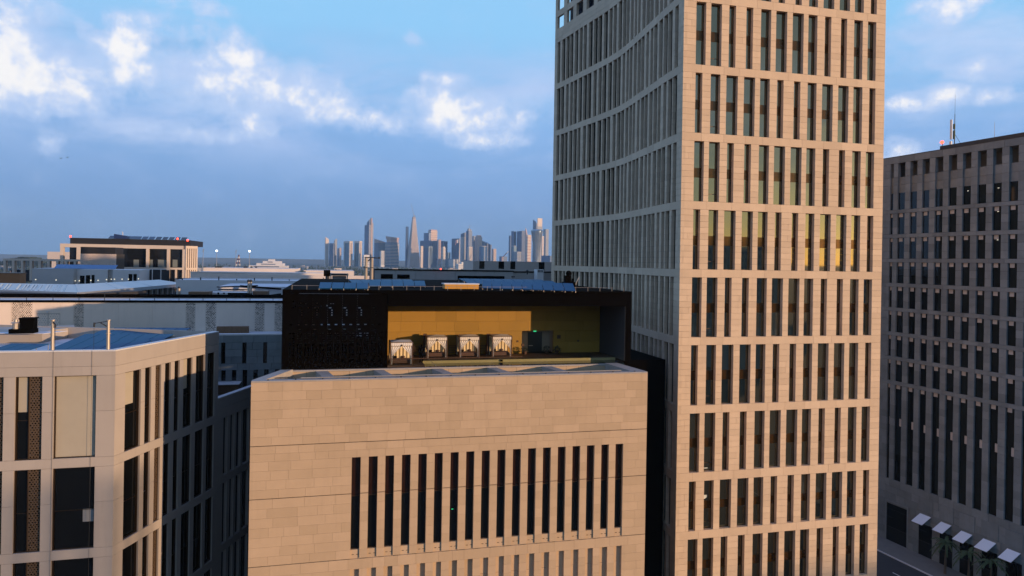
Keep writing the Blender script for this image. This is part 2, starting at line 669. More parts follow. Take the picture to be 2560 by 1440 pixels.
def open_u(lst, corner_z, y0, y1):
    c0 = FT.u_of(1370 + corner_z / 2.977, (y0 + y1) / 2)[0]
    res = []
    for k, (a, b) in enumerate(lst):
        y = y0 + (y1 - y0) * k / 11
        res.append((FT.u_of(1370 + a / 2.977, y)[0] - c0, FT.u_of(1370 + b / 2.977, y)[0] - c0))
    return res


UA, UB = open_u(A_PX, 987, 351, 382), open_u(B_PX, 992, 180, 222)
TH = .62
front, keys = [], [45 - 45.0, TOWER_TOP]
ops = []
for i, (zt, zb) in enumerate(ROWS_T):
    for (a, b) in (UA if i % 2 else UB):
        ops.append((a, b, zb, zt))
for (a, b) in UA[::2]:
    ops.append((a, b + .6, 45 + 41.8, 45 + 48.5))
courses = []
zs = sorted([z for r in ROWS_T for z in r] + [45 + 41.8, 45 + 48.5, TOWER_TOP, 45 - 45.0])
for za, zb in zip(zs, zs[1:]):
    if zb - za < 1.35:
        courses.append((za, zb))
    else:
        n = 10 if zb - za > 6.5 else max(1, round((zb - za) / .72))
        courses += [(za + (zb - za) * k / n, za + (zb - za) * (k + 1) / n) for k in range(n)]
pc = []
for (za, zb) in courses:
    band = not any(c < (za + zb) / 2 < d for (_, _, c, d) in ops)
    pc += wall_pieces(0, UT, [(za, zb)], ops, 2.9 if band else (1.9 if rnd.random() < .5 else 1.25), TH, gap=.02, jit=.3, proud=.012)
emit(pc, FT, 'stone', ST_TOWER, tower, 300)
# windows of the front
mid = MB(FT)
for i, (zt, zb) in enumerate(ROWS_T):
    for k, (a, b) in enumerate(UA if i % 2 else UB):
        w = MB(FT)
        d0, d1 = TH - .13, TH - .02
        f = .05
        w.box(a + .002, a + f, d0, d1, zb + .002, zt - .002).box(b - f, b - .002, d0, d1, zb + .002, zt - .002)
        w.box(a + f, b - f, d0, d1, zt - f, zt - .002).box(a + f, b - f, d0, d1, zb + .002, zb + f)
        wo_ = w.build('window', M_FRAME, tower)
        h = zt - zb
        s0, s1 = zb + h * .405, zb + h * .565
        tilt = (rnd.uniform(-.003, .003), rnd.uniform(-.006, .006))
        if k == 1:
            zc = zb + h * .13
            piece('pane', M_GLASST, FT, a + f, b - f, TH - .07, TH - .05, zb + f, zc, wo_, tilt)
            piece('transom', M_FRAME, FT, a + f, b - f, TH - .10, TH - .03, zc, zc + .07, wo_)
            piece('pane', M_GLASST, FT, a + f, b - f, TH - .07, TH - .05, zc + .07, s0, wo_, tilt)
        else:
            piece('pane', M_GLASST, FT, a + f, b - f, TH - .07, TH - .05, zb + f, s0, wo_, tilt)
        piece('spandrel', M_BRONZE, FT, a + f, b - f, TH - .09, TH - .05, s0, s1, wo_)
        piece('pane', M_GLASST, FT, a + f, b - f, TH - .07, TH - .05, s1, zt - f, wo_, (tilt[0] + rnd.uniform(-.003, .003), tilt[1]))

a, b = UB[1] if True else UA[1]
for (i, f0, f1, l) in ((7, .035, .05, 'lit_strip'), (8, .60, .68, 'lit_ceiling')):
    zt, zb = ROWS_T[i]
    a, b = (UA if i % 2 else UB)[1]
    piece(l, mat('dim ceiling light', (.5, .5, .42), .6, emit=(.8, .8, .6), estr=.12), FT, a + .1, b - .55, TH - .075, TH - .0705, zb + (zt - zb) * f0, zb + (zt - zb) * f1, tower)
# curved west side: traced along the underside of the second window row
tr = [(42, 958), (70, 945), (115, 928), (160, 905), (215, 880), (255, 850), (300, 828), (355, 800), (412, 778), (465, 752), (522, 725), (572, 695),
      (628, 665), (690, 632), (745, 605), (780, 575), (825, 535), (860, 495), (895, 465), (940, 420), (985, 385), (1035, 340), (1085, 290), (1130, 250), (1180, 200), (1235, 145), (1295, 90)]
raw = [on_z(1376 + x / 4.235, y / 4.235, 76.0) for (x, y) in tr]
raw = [Vector((p.x, p.y)) for p in raw]
end = Vector((FT(0, 0, 0).x, FT(0, 0, 0).y))
raw = [p for p in raw if p.y > end.y + 2] + [end]
for _ in range(6):
    raw = [raw[0]] + [(a + b * 2 + c_) / 4 for a, b, c_ in zip(raw, raw[1:], raw[2:])] + [raw[-1]]
CT = Curve(raw)
LW = CT.len
NB = 27
pit = (LW - 2.0) / NB
side_ops = []
for i, (zt, zb) in enumerate(ROWS_T):
    for k in range(NB):
        nar = ((k + (0 if i % 2 else 3)) % 6) in (2, 3)
        wd = 1.0 if nar else 1.24
        u = .75 + pit * (k + .5) + (-.12 if (k % 3 == i % 3) else .1)
        side_ops.append((u - wd / 2, u + wd / 2, zb, zt))
top_ops = [(.75 + pit * k * 2.2, .75 + pit * k * 2.2 + 2.4, z0, z1) for k in range(11) for (z0, z1) in ((45 + 41.8, 45 + 44.0), (45 + 45.1, 45 + 49.0))]
sp = []
for (za, zb) in courses:
    zm = (za + zb) / 2
    L = 3.2 if not any(c < zm < d for (_, _, c, d) in side_ops) else 2.0
    if zm > 45 + 41.8:
        continue
    if zm < 30 and False:
        continue
    sp += wall_pieces(0, LW, [(za, zb)], side_ops, L, .46, gap=.02, jit=.25, proud=.01)
cr_courses = levels([45 + 41.8, 45 + 44.0, 45 + 45.1, 45 + 49.0, TOWER_TOP], 1.4)
sp += wall_pieces(0, LW, cr_courses, top_ops, 2.4, .46)
emit(sp, CT, 'side_stone', ST_TOWER, tower, 300, joined='side_stone_field')
for i, (zt, zb) in enumerate(ROWS_T):
    for k in range(NB):
        a, b, _, _ = side_ops[i * NB + k]
        MB(CT).box(a + .003, b - .003, .40, .44, zb + .003, zt - .003).build('side_window', M_GLASS, tower)
for (a, b, z0, z1) in top_ops[2:22]:
    if a > 3:
        MB(CT).box(a + .003, b - .003, 1.6, 1.64, z0 + .003, z1 - .003).build('loggia_pane', M_GLASSB, tower)
# solid core behind both skins
inner = []
for k in range(0, 41):
    u = LW * k / 40
    q = CT(u, .50, 0)
    inner.append((q.x, q.y))
ci = FT(.72, TH + .03, 0)
ce = FT(UT - .3, TH + .03, 0)
cb = FT(UT - .3, 30, 0)
far = CT(0.0, .72, 0)
core = [(ci.x, ci.y), (ce.x, ce.y), (cb.x, cb.y)] + [p for p in inner if p[1] > ci.y + .5]
MB().prism(core, 0, 45 + 41.0).build('wall_core', M_CORE, tower)
core2 = [(ci.x + 1.2, ci.y + 1.5), (ce.x, ce.y), (cb.x, cb.y), (inner[0][0] + 2.2, inner[0][1])] + [(p[0] + 2.0, p[1]) for p in inner[1:] if p[1] > ci.y + 3]
MB().prism(core2, 45 + 41.0, TOWER_TOP - .5).build('crown_core', M_CORE, tower)
# east and back walls, plain
MB(FT).box(UT - .29, UT, TH + .01, 30, 0, TOWER_TOP).build('east_wall', ST_TOWER[0], tower)


# ================================================================ centre stone building
PC = at(628, 951, 56.4)
FC = Frame(PC.x, PC.y, T0)
UC = FC.u_of(1619, 934)[0]
centre = thing('stone_building', 'tan limestone block with a row of tall slit windows under a blank wall', 'building', (PC.x, PC.y, 0))
ZC0 = 45 - 10.0
WL = [652, 758, 863, 967, 1070, 1172, 1272, 1370, 1468, 1566, 1663, 1758, 1852, 1945, 2037, 2127, 2218, 2307]
WR = [708, 815, 918, 1021, 1123, 1223, 1323, 1421, 1519, 1617, 1713, 1808, 1901, 1994, 2085, 2175, 2265, 2355]
UCW = [(FC.u_of(620 + a / 2.51, 1141 - 29 * k / 17)[0], FC.u_of(620 + b / 2.51, 1141 - 29 * k / 17)[0]) for k, (a, b) in enumerate(zip(WL, WR))]
R1 = (45 - 16.55, 45 - 25.05)
R2 = (45 - 25.9, 45 - 35.0)
ops = [(a, b, R1[1], R1[0]) for a, b in UCW] + [(a, b, R2[1], R2[0]) for a, b in UCW]
cs = levels([45 - 36.0, R2[1], R2[0], R1[1], 45 - 19.6, R1[0], 45 - 15.3, ZC0 - .12], .74)
THC = .42
pc = []
for (za, zb) in cs:
    # expansion joints are wider
    g1 = .05 if min(abs(za - (45 - k)) for k in (15.3, 19.6, 25.05)) < .01 else 0
    for p in wall_pieces(0, UC, [(za + g1, zb)], ops, 1.75, THC, gap=.010, jit=.45, proud=.004):
        pc.append(p)
emit(pc, FC, 'stone', ST_CENTRE, centre, 300)
MB(FC).box(0, UC, .0, THC, 0, 45 - 36.02).build('base_wall', ST_CENTRE[0], centre)
sidew = FC.u_of(703, 924)[0]
for a, b in UCW:
    w = MB(FC)
    zb, zt, f = 45 - 24.3, R1[0], .05
    d0, d1 = THC - .12, THC - .01
    w.box(a + .002, a + f, d0, d1, zb, zt - .002).box(b - f, b - .002, d0, d1, zb, zt - .002)
    w.box(a + f, b - f, d0, d1, zt - f, zt - .002).box(a + f, b - f, d0, d1, zb, zb + f)
    wo_ = w.build('window', M_FRAME, centre)
    zmid = 45 - 19.9
    piece('pane', M_GLASS, FC, a + f, b - f, THC - .06, THC - .04, zb + f, zmid, wo_, (0, rnd.uniform(-.004, .004)))
    piece('transom', M_FRAME, FC, a + f, b - f, THC - .09, THC - .03, zmid, zmid + .06, wo_)
    piece('pane', M_GLASSW, FC, a + f, b - f, THC - .06, THC - .04, zmid + .06, zt - f, wo_, (0, rnd.uniform(-.004, .004)))
    sill = piece('sill', ST_CENTRE[0], FC, a + .003, b - .003, .12, THC, R1[1] + .003, zb - .003, centre)
    for q in (.28, .78):
        piece('weep_slot', M_BLACK, FC, a + (b - a) * q - .09, a + (b - a) * q + .09, .112, .2, R1[1] + .32, R1[1] + .36, centre)
    # lower row: recess closed by stone
    n = 6
    for k in range(n):
        za = R2[1] + (R2[0] - R2[1]) * k / n
        piece('recess_stone', ST_CENTRE[0], FC, a + .003, b - .003, .33, THC, za + .01, za + (R2[0] - R2[1]) / n - .01, centre)
a, b = UCW[6]
piece('exit_lamp', M_EXIT, FC, a + .2, a + .36, THC - .075, THC - .065, 45 - 21.6, 45 - 21.54, centre)
# plan: front, oblique sides; the roof trench behind the parapet
LB = on_z(703, 924, 45 - 10.0)
RB = on_z(1579, 920, 45 - 10.0)
VP_ = 5.0
PP = on_z(703, 925, 45 - 10.1)
FP = Frame(PP.x, PP.y, T0)             # front plane of the rooftop pavilion
UP = FP.u_of(1578, 820)[0]
lx, ly = LB.x - FC.x, LB.y - FC.y
vL = -lx * FC.s + ly * FC.c
uL = lx * FC.c + ly * FC.s
rx, ry = RB.x - FC.x, RB.y - FC.y
uR = rx * FC.c + ry * FC.s
body = MB(FC).prism([(0.02, THC + .03), (UC - .02, THC + .03), (uR, vL + 40), (uL, vL + 40)], 0, 45 - 12.4)
body.build('wall_core', M_CORE, centre)
par = MB(FC)
par.box(0, UC, 0, THC, ZC0 - .115, ZC0)
par.box(.01, UC - .01, THC + .005, .75, 45 - 12.4, ZC0)
par.build('front_coping', M_COPE2, centre)
# side copings
MB(FC).prism([(0, .76), (1.0, .76), (uL + 1.0, vL), (uL, vL)], 45 - 12.4, ZC0 - .01).build('side_coping', M_COPE2, centre)
MB(FC).prism([(UC - 1.3, .76), (UC, .76), (uR, vL), (uR - 1.3, vL)], 45 - 12.4, ZC0 - .01).build('side_coping', M_COPE2, centre)
for p0, p1 in ((820, 975), (985, 1128), (1150, 1290), (1306, 1440), (1455, 1545)):
    pass
beams = [(816, 848), (974, 1000), (1132, 1158), (1281, 1306), (1428, 1454)]
for (a, b) in beams:
    ua, ub = FC.u_of(a, 936)[0], FC.u_of(b, 936)[0]
    MB(FC).prism([(ua, .76), (ub, .76), (ub - 1.0, vL - .02), (ua - 1.0, vL - .02)], ZC0 - 1.2, ZC0 - .2).build('cross_beam', M_COPE2, centre)
# sunlit far side of the trench, in stones
FTrench = Frame(*(FC(0, vL, 0).xy), T0)
for p in wall_pieces(uL + .3, uR, levels([45 - 12.4, 45 - 10.25], .72), [], 1.7, .35, gap=.022):
    piece('trench_stone', ST_CENTRE[0], FTrench, *p, centre)
MB(FTrench).box(uL + .3, uR, -.05, .35, 45 - 10.24, 45 - 10.1).build('trench_coping', M_COPE2, centre)
MB(FC).tube((sidew + 1.5, .55, ZC0 + .10), (UC - 2.4, .55, ZC0 + .10), .05).build('cable_duct', M_STEEL, centre)
for k in range(16):
    u = 1.2 + (UC - 2.4) * k / 15
    piece('roof_anchor', M_DKSTEEL, FC, u, u + .12, .3, .42, ZC0, ZC0 + .07, centre)

lk = thing('gap_darkener', 'added black block that darkens the gap between the stone building and the tower', 'building', FT(-5, 3, 0))  # added block of guessed shape, blackens the gap beside the tower
MB(FT).box(-11.0, -.4, 2.5, 40, 0, 45 - 11.5).build('wall', M_BLACK, lk)
MB(FT).box(-10.95, -.45, 2.45, 2.49, 45 - 12.5, 45 - 11.6).build('edge_trim', M_BLACK, lk)

# ================================================================ rooftop pavilion
ZR, ZF, ZD = 45 - 2.85, 45 - 4.35, 45 - 9.9
VB = 7.0
pav = thing('rooftop_pavilion', 'black rooftop pavilion with a perforated screen and an open sunlit terrace', 'pavilion', (PP.x, PP.y, 45 - 10.1))
uS = FP.u_of(970, 850)[0]
uE = FP.u_of(1562, 850)[0]
# roof plate and fascia
MB(FP).box(-.0, UP, 0, 36, ZR - .35, ZR).build('roof', M_BLACK, pav)
MB(FP).box(uS + .01, UP, .0, .28, ZF, ZR - .36).build('fascia', M_BLACK, pav)
MB(FP).box(uE + .05, UP, .29, 36, 45 - 10.1, ZR - .36).box(uE + .05, UP, .0, .285, 45 - 10.1, ZF - .003).build('end_wall', M_BLACK, pav)
MB(FP).box(uE, uE + .04, .03, VB, ZD + .01, ZF - .01).build('inner_wall', mat('grey plaster', (.05, .048, .046), .8), pav)
MB(FP).box(uS, uE + .04, .3, VB, ZF + .1, ZF + .14).build('ceiling', mat('dark ceiling', (.015, .009, .005), .9), pav)
MB(FP).box(uS - .2, uS - .02, .1, VB + .3, 45 - 10.1, ZR - .36).build('dividing_wall', M_BLACK, pav)
# back wall of the terrace in large stone slabs, door alcove left open
dA, dz0 = FP.u_of(1304, 880, VB)[0], ZD
dB = FP.u_of(1383, 880, VB)[0]
dT = FP.u_of(1337, 827, VB)[1]
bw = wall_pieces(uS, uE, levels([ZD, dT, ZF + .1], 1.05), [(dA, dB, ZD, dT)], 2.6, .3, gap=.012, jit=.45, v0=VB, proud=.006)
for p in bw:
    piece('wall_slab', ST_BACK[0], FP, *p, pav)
MB(FP).box(uS - .2, UP, VB + 1.7, 36, 45 - 10.1, ZR - .36).build('rear_core', M_CORE, pav)
alc = mat('alcove render', (.36, .29, .2), .85)
MB(FP).box(dA, dB, VB + 1.4, VB + 1.6, ZD, dT).box(dA - .1, dA, VB + .31, VB + 1.6, ZD, dT).box(dB, dB + .1, VB + .31, VB + 1.6, ZD, dT).build('alcove', alc, pav)
d0_, d1_ = FP.u_of(1319, 870, VB + 1.4)[0], FP.u_of(1354, 870, VB + 1.4)[0]
dd = MB(FP).box(d0_, d1_, VB + 1.32, VB + 1.39, ZD, ZD + 2.15).build('door', mat('dark green door', (.008, .012, .012), .4), pav)
MB(FP).box(d0_ + .1, d0_ + .55, VB + 1.30, VB + 1.315, ZD + .62, ZD + .70).build('push_bar', M_STEEL, dd)
u_, z_ = FP.u_of(1337, 828, VB)
MB(FP).box(u_ - .16, u_ + .16, VB - .06, VB - .02, z_ - .06, z_ + .06).build('exit_sign', M_EXIT, pav)
for px, py, s in ((1294, 853, .09), (1289, 889, .12), (1307, 862, .14), (1397, 842, .2), (1445, 852, .1)):
    u_, z_ = FP.u_of(px, py, VB)
    MB(FP).box(u_ - s, u_ + s, VB - .05, VB - .012, z_ - s, z_ + s).build('wall_fitting', M_WOOD, pav)
# two dark posts rising behind the canopies
for px0, px1, py in ((1059, 1067, 835), (1218, 1227, 835)):
    a, zt = FP.u_of(px0, py, VB - .9)
    b, _ = FP.u_of(px1, py, VB - .9)
    MB(FP).box(a, b, VB - .95, VB - .6, ZD, zt).build('lamp_post', M_WOOD, pav)
# deck, pool edge and water
M_DECK = mat('timber deck', (.07, .038, .02), .6, grain=.2, gscale=1.5)
uPool = FP.u_of(1057, 912, 1.5)[0]
MB(FP).box(uS, uPool, .02, VB, 45 - 10.09, ZD).box(uPool, uE, 2.5, VB, 45 - 10.09, ZD).build('deck', M_DECK, pav)
MB(FP).box(uPool + .003, uE, 2.42, 2.495, 45 - 10.3, ZD + .03).build('pool_edge', mat('pool edge stone', (.36, .28, .11), .6), pav)
MB(FP).box(uPool, uE, .05, 2.415, 45 - 10.6, 45 - 10.13).build('pool_water', mat('pool water', (.006, .014, .016), .03, spec=.6), pav)
# glass balustrade
glm = bpy.data.materials.new('clear glass')
glm.use_nodes = True
gt = glm.node_tree
gt.nodes.clear()
mx, trn, gls = N(gt, 'ShaderNodeMixShader'), N(gt, 'ShaderNodeBsdfTransparent'), N(gt, 'ShaderNodeBsdfGlossy')
trn.inputs[0].default_value = (.93, .95, .93, 1)
gls.inputs['Roughness'].default_value = .0
mx.inputs[0].default_value = .02
gt.links.new(trn.outputs[0], mx.inputs[1])
gt.links.new(gls.outputs[0], mx.inputs[2])
go = N(gt, 'ShaderNodeOutputMaterial')
gt.links.new(mx.outputs[0], go.inputs[0])
nb = 11
for k in range(nb):
    a, b = uS + .05 + (uE - uS - .1) * k / nb, uS + .05 + (uE - uS - .1) * (k + 1) / nb
    piece('glass_panel', glm, FP, a + .01, b - .01, .02, .035, 45 - 10.09, 45 - 9.32, pav)
MB(FP).box(uS + .02, FP.u_of(1306, 896)[0], .0, .05, 45 - 9.31, 45 - 9.26).build('top_rail', M_WOOD, pav)
# perforated screen: seven panels, two pattern repeats each
nx = 84
HZ0, HZ1 = 45 - 10.1, ZR - .37
cw = (uS - .22) / nx
nr = 62
ch = (HZ1 - HZ0) / nr
PAT = {}
rr = random.Random(3)
for r in range(nr):
    y = nr - 1 - r         # from the top
    if y < 5 or r < 1:
        continue
    row = set()
    for c in range(nx):
        cl, k = divmod(c, 6)
        big = y in (14, 15) and cl % 2 == 0
        if y in (25, 41, 55) and k in (0, 1):
            row.add(c)
        elif y in (11, 29) and k in (1, 2) and cl % 2 == 0:
            row.add(c)
        elif 13 <= y <= 17 and k == 3 and cl % 2 == 0 and y % 2:
            row.add(c)
        elif 6 <= y <= 11 and c < 44 and rr.random() < .06:
            row.add(c)
        elif y > 30 and k in (0, 2, 3) and y % 2 == 0 and rr.random() < .72:
            row.add(c)
        elif 34 <= y <= 37 and k == 3 and cl % 2 == 0:
            row.add(c)
        elif 44 <= y <= 50 and k in (0, 3) and rr.random() < .55:
            row.add(c)
        elif y > 57 and rr.random() < .22:
            row.add(c)
    row = {c for c in row if 3 < c < nx - 3}
    if row:
        PAT[r] = row
for pnl in range(7):
    c0, c1 = pnl * 12, pnl * 12 + 12
    mb = MB(FP)
    r = 0
    while r < nr:
        hs = sorted(c for c in PAT.get(r, ()) if c0 <= c < c1)
        if not hs:
            r1 = r
            while r1 < nr and not any(c0 <= c < c1 for c in PAT.get(r1, ())):
                r1 += 1
            mb.box(c0 * cw + .004, c1 * cw - .004, 0, .035, HZ0 + r * ch, HZ0 + r1 * ch)
            r = r1
            continue
        x = c0
        for c in hs + [c1]:
            lo = x * cw + (.004 if x == c0 else 0)
            hi = c * cw - (.004 if c == c1 else 0)
            if hi > lo + .001:
                mb.box(lo, hi, 0, .035, HZ0 + r * ch, HZ0 + (r + 1) * ch)
            x = c + 1
        r += 1
    mb.build('screen_panel', M_BLACK, pav)
MB(FP).box(.0, .12, .04, 26.9, 45 - 10.1, ZR - .36).build('side_wall', M_BLACK, pav)
for k in range(24):  # added slats, dim the light seen through the screen holes
    z0 = 45 - 10.0 + k * .28
    piece('dimming_slat', M_BLACK, FP, .13, uS - .22, 20.0, 20.05, z0, z0 + .12, pav)
MB(FP).box(.13, uS - .21, .04, 26.9, 45 - 10.3, 45 - 10.11).build('service_floor', M_CORE, pav)


def perforated(fr, u0, u1, z0, z1, v, cell, hole, m, name, parent, seed=1, thick=.05, jit=.18):
    """screen plate with staggered irregular hexagonal holes, given real thickness"""
    r_ = random.Random(seed)
    nu = max(2, round((u1 - u0) / cell))
    nz = max(2, round((z1 - z0) / (cell * .87)))
    cu, cz = (u1 - u0) / nu, (z1 - z0) / nz
    mb = MB(fr)
    for j in range(nz):
        off = .5 * cu if j % 2 else 0.0
        for i in range(nu + (1 if j % 2 else 0)):
            a = u0 + i * cu - off
            b = a + cu
            a_, b_ = max(a, u0), min(b, u1)
            if b_ - a_ < cu * .3:
                continue
            c0, c1 = z0 + j * cz, z0 + (j + 1) * cz
            o = [(a_, c0), (b_, c0), (b_, c1), (a_, c1)]
            mu, mz = (a_ + b_) / 2 + r_.uniform(-jit, jit) * cu * .4, (c0 + c1) / 2 + r_.uniform(-jit, jit) * cz * .4
            hs = hole * r_.uniform(.75, 1.15)
            wx, wz = (b_ - a_) / 2 * hs, cz / 2 * hs
            rt = r_.uniform(0, 1.2)
            h = [(mu + wx * cos(rt + pi * 1.25 + k * pi / 2) * 1.2, mz + wz * sin(rt + pi * 1.25 + k * pi / 2) * 1.2) for k in range(4)]
            # keep corner order near the outer square
            i0 = len(mb.v)
            if b_ - a_ < cu * .8:
                mb.v += [fr(p[0], v, p[1]) for p in o]
                mb.f.append((i0, i0 + 1, i0 + 2, i0 + 3))
                continue
            mb.v += [fr(p[0], v, p[1]) for p in o] + [fr(p[0], v, p[1]) for p in h] + [fr(p[0], v + thick, p[1]) for p in h]
            for k in range(4):
                k2 = (k + 1) % 4
                mb.f.append((i0 + k, i0 + k2, i0 + 4 + k2, i0 + 4 + k))
                mb.f.append((i0 + 4 + k, i0 + 4 + k2, i0 + 8 + k2, i0 + 8 + k))
    return mb.build(name, m, parent)


# ================================================================ left building (corner block with big panels)
PLc = at(289, 880, 55.0)
FL = Frame(PLc.x, PLc.y, T0)                        # front, runs to the left: u < 0
A2 = atan2(.992, .125)
FL2 = Frame(PLc.x, PLc.y, A2)                       # long side, runs away
left = thing('corner_building', 'pale concrete panel corner building with solar panels on its flat roof', 'building', (PLc.x, PLc.y, 0))
ZL = 45 - 7.45
ROWS_L = [(45 - 9.42, 45 - 15.8), (45 - 16.55, 45 - 22.9), (45 - 23.65, 45 - 30.0), (45 - 30.8, 45 - 37.1)]
ULe = FL2.u_of(546.5, 900)[0]
U0L = -15.5
Y0 = 1000


def uL_(x):
    return FL.u_of(x / 4.5, Y0)[0]


FRONT_OP = [(uL_(-330), uL_(-140)), (uL_(-105), uL_(36)), (uL_(168), uL_(472)), (uL_(605), uL_(1078))]
SIDE_PX = [(135, 290), (333, 392), (437, 492), (532, 588), (627, 677), (717, 805), (842, 927), (957, 1030)]
SIDE_OP = [(FL2.u_of(280 + a / 4, 940 - (a - 135) * .055)[0], FL2.u_of(280 + b / 4, 940 - (b - 135) * .055)[0]) for a, b in SIDE_PX]
THL = .35
joint = [ZL - .12] + [45 - 8.71] + [z for r in ROWS_L for z in r] + [45 - 12.2, 45 - 19.3, 45 - 26.5, 0, 45 - 38.5]
keys = sorted(set(joint))
crs = list(zip(keys, keys[1:]))


def panel_wall(fr, u0, u1, opens, extra):
    ops = [(a, b, zb, zt) for (zt, zb) in ROWS_L for (a, b) in opens]
    res = []
    for (za, zb) in crs:
        zm = (za + zb) / 2
        cuts = sorted((a, b) for (a, b, c, d) in ops if c < zm < d)
        spans, x = [], u0
        for a, b in cuts:
            if a > x + .03:
                spans.append((x, a))
            x = b
        spans.append((x, u1))
        for a, b in spans:
            pts = [a] + [e for e in extra if a + .3 < e < b - .3] + [b]
            # slabs between two window rows are monolithic: joint only at the real joint lines
            for p, q in zip(pts, pts[1:]):
                res.append((p + (.010 if p != u0 else 0), q - (.010 if q != u1 else 0), -rnd.uniform(0, .004), THL, za + .008, zb - .008))
    return res


pl = panel_wall(FL, U0L, 0, FRONT_OP, [uL_(612), uL_(925), uL_(140), uL_(-60)])
emit(pl, FL, 'panel', PANEL, left, 300)
pl = panel_wall(FL2, 0, ULe, SIDE_OP, [])
emit(pl, FL2, 'panel', PANEL, left, 300)
# coping and core
MB(FL).prism([(U0L, 0), (0, 0), (-.1, .6), (U0L, .6)], ZL - .115, ZL).build('coping', M_COPE, left)
MB(FL2).prism([(0.0, .0), (ULe, .0), (ULe, .6), (.62, .6), (.1, .58)], ZL - .116, ZL + .002).build('coping', M_COPE, left)
qa, qb, qc, qd = FL(U0L, THL + .06, 0), FL2(1.0, THL + .06, 0), FL2(ULe - .02, THL + .06, 0), FL2(ULe - .02, 17, 0)
qe = FL(U0L, 22, 0)
MB().prism([(qa.x, qa.y), (FL(-.5, THL + .06, 0).x, FL(-.5, THL + .06, 0).y), (qb.x, qb.y), (qc.x, qc.y), (qd.x, qd.y), (qe.x, qe.y)], 0, 45 - 8.7).build('wall_core', M_CORE, left)
MB(FL2).box(ULe - .3, ULe, .61, 30, 45 - 8.7, ZL).build('rear_parapet', PANEL[0], left)


def left_window(fr, a, b, zt, zb, blind=0.0, screen=None, bpart=(0, 1), seed=0):
    w = MB(fr)
    f, d0, d1 = .06, .14, THL + .02
    w.box(a + .003, a + f, d0, d1, zb + .003, zt - .003).box(b - f, b - .003, d0, d1, zb + .003, zt - .003)
    w.box(a + f, b - f, d0, d1, zt - f, zt - .003).box(a + f, b - f, d0, d1, zb + .003, zb + f)
    wi = w.build('window', M_FRAME, left)
    piece('pane', M_GLASS, fr, a + f, b - f, THL - .03, THL, zb + f, zt - f, wi, (rnd.uniform(-.003, .003), rnd.uniform(-.004, .004)))
    if blind:
        x0, x1 = a + f + (b - a - 2 * f) * bpart[0], a + f + (b - a - 2 * f) * bpart[1]
        piece('blind', M_BLIND, fr, x0 + .02, x1 - .02, THL - .07, THL - .045, zt - f - (zt - zb - 2 * f) * blind, zt - f - .01, wi)
    if blind < 1:
        zc = zt - (zt - zb) * .53
        piece('transom', M_FRAME, fr, a + f, b - f, THL - .09, THL - .035, zc - .04, zc, wi)
    if screen:
        x0, x1 = a + (b - a) * screen[0], a + (b - a) * screen[1]
        perforated(fr, x0, x1 - f, zb + f, zt - f, THL - .16, .2, .62, mat('bronze screen', (.13, .085, .05), .45, metal=.4), 'screen', wi, seed)
        piece('mullion', M_FRAME, fr, x0 - .05, x0, .14, THL, zb + f, zt - f, wi)


for i, (zt, zb) in enumerate(ROWS_L):
    for k, (a, b) in enumerate(FRONT_OP):
        if k == 1:
            left_window(FL, a, b, zt, zb, screen=(.45, 1), seed=i)
        elif k == 2:
            left_window(FL, a, b, zt, zb, blind=.43 if i == 0 else 0, bpart=(.03, .42), screen=(.5, 1), seed=10 + i)
        else:
            left_window(FL, a, b, zt, zb, blind=1.0 if i == 0 else 0)
    for k, (a, b) in enumerate(SIDE_OP):
        bl = {0: .42, 1: .42, 3: .42, 4: .42, 5: .44, 6: .42, 7: .42}.get(k, 0) if i == 0 else 0
        left_window(FL2, a, b, zt, zb, blind=bl, bpart=(0, .72) if k in (0, 5) else (.05, .3), screen=(.05, 1) if k == 2 else None, seed=30 + i)
# window blind seen low in the big second-row window
a, b = FRONT_OP[3]
MB(FL).box(a + (b - a) * .70, b - .1, THL - .06, THL - .045, 45 - 20.9, 45 - 19.9).build('blind', mat('grey blind', (.25, .25, .24), .8), left)

# lower wing that continues behind the centre block
PW = FL2(ULe, 0, 0)
FW = Frame(PW.x, PW.y, A2)
wing = thing('lower_wing', 'lower shaded grey concrete wing with tall slit windows behind the corner building', 'building', (PW.x, PW.y, 0))
ZW = 45 - 14.15
UWe = 13.0
wp = [(1115, 1157), (1185, 1224), (1245, 1289), (1310, 1372)]
WOP = [(FW.u_of(280 + p / 4, 1060)[0], FW.u_of(280 + q / 4, 1060)[0]) for p, q in wp]
WOP += [(WOP[-1][1] + .7 + 1.9 * k, WOP[-1][1] + 1.9 + 1.9 * k) for k in range(2)]
ROWS_W = [(45 - 16.35, 45 - 22.2), (45 - 23.0, 45 - 29.2), (45 - 30.0, 45 - 36.2)]
wops = [(a, b, zb, zt) for (zt, zb) in ROWS_W for (a, b) in WOP]
keys = sorted([ZW - .1, 45 - 15.3] + [z for r in ROWS_W for z in r] + [0])
pcs = wall_pieces(0, UWe, list(zip(keys, keys[1:])), wops, 5, .35, gap=.02)
emit(pcs, FW, 'panel', PANEL, wing)
MB(FW).box(0, UWe, 0, .6, ZW - .098, ZW).build('coping', M_COPE, wing)
MB(FW).box(.02, UWe, .40, 14, 0, 45 - 15.35).build('wall_core', M_CORE, wing)
for (zt, zb) in ROWS_W:
    for (a, b) in WOP:
        piece('window', M_GLASS, FW, a + .01, b - .01, .30, .38, zb + .01, zt - .01, wing)
MB(FW).box(UWe - .4, UWe, .61, 14, 45 - 15.35, ZW - .02).build('rear_parapet', PANEL[0], wing)
p_ = on_z(548, 983, 45 - 15.35)
lou = thing('roof_louvre', 'brown louvred plant box on the shaded lower roof beside the corner building', 'plant box', (p_.x, p_.y, 45 - 15.35))
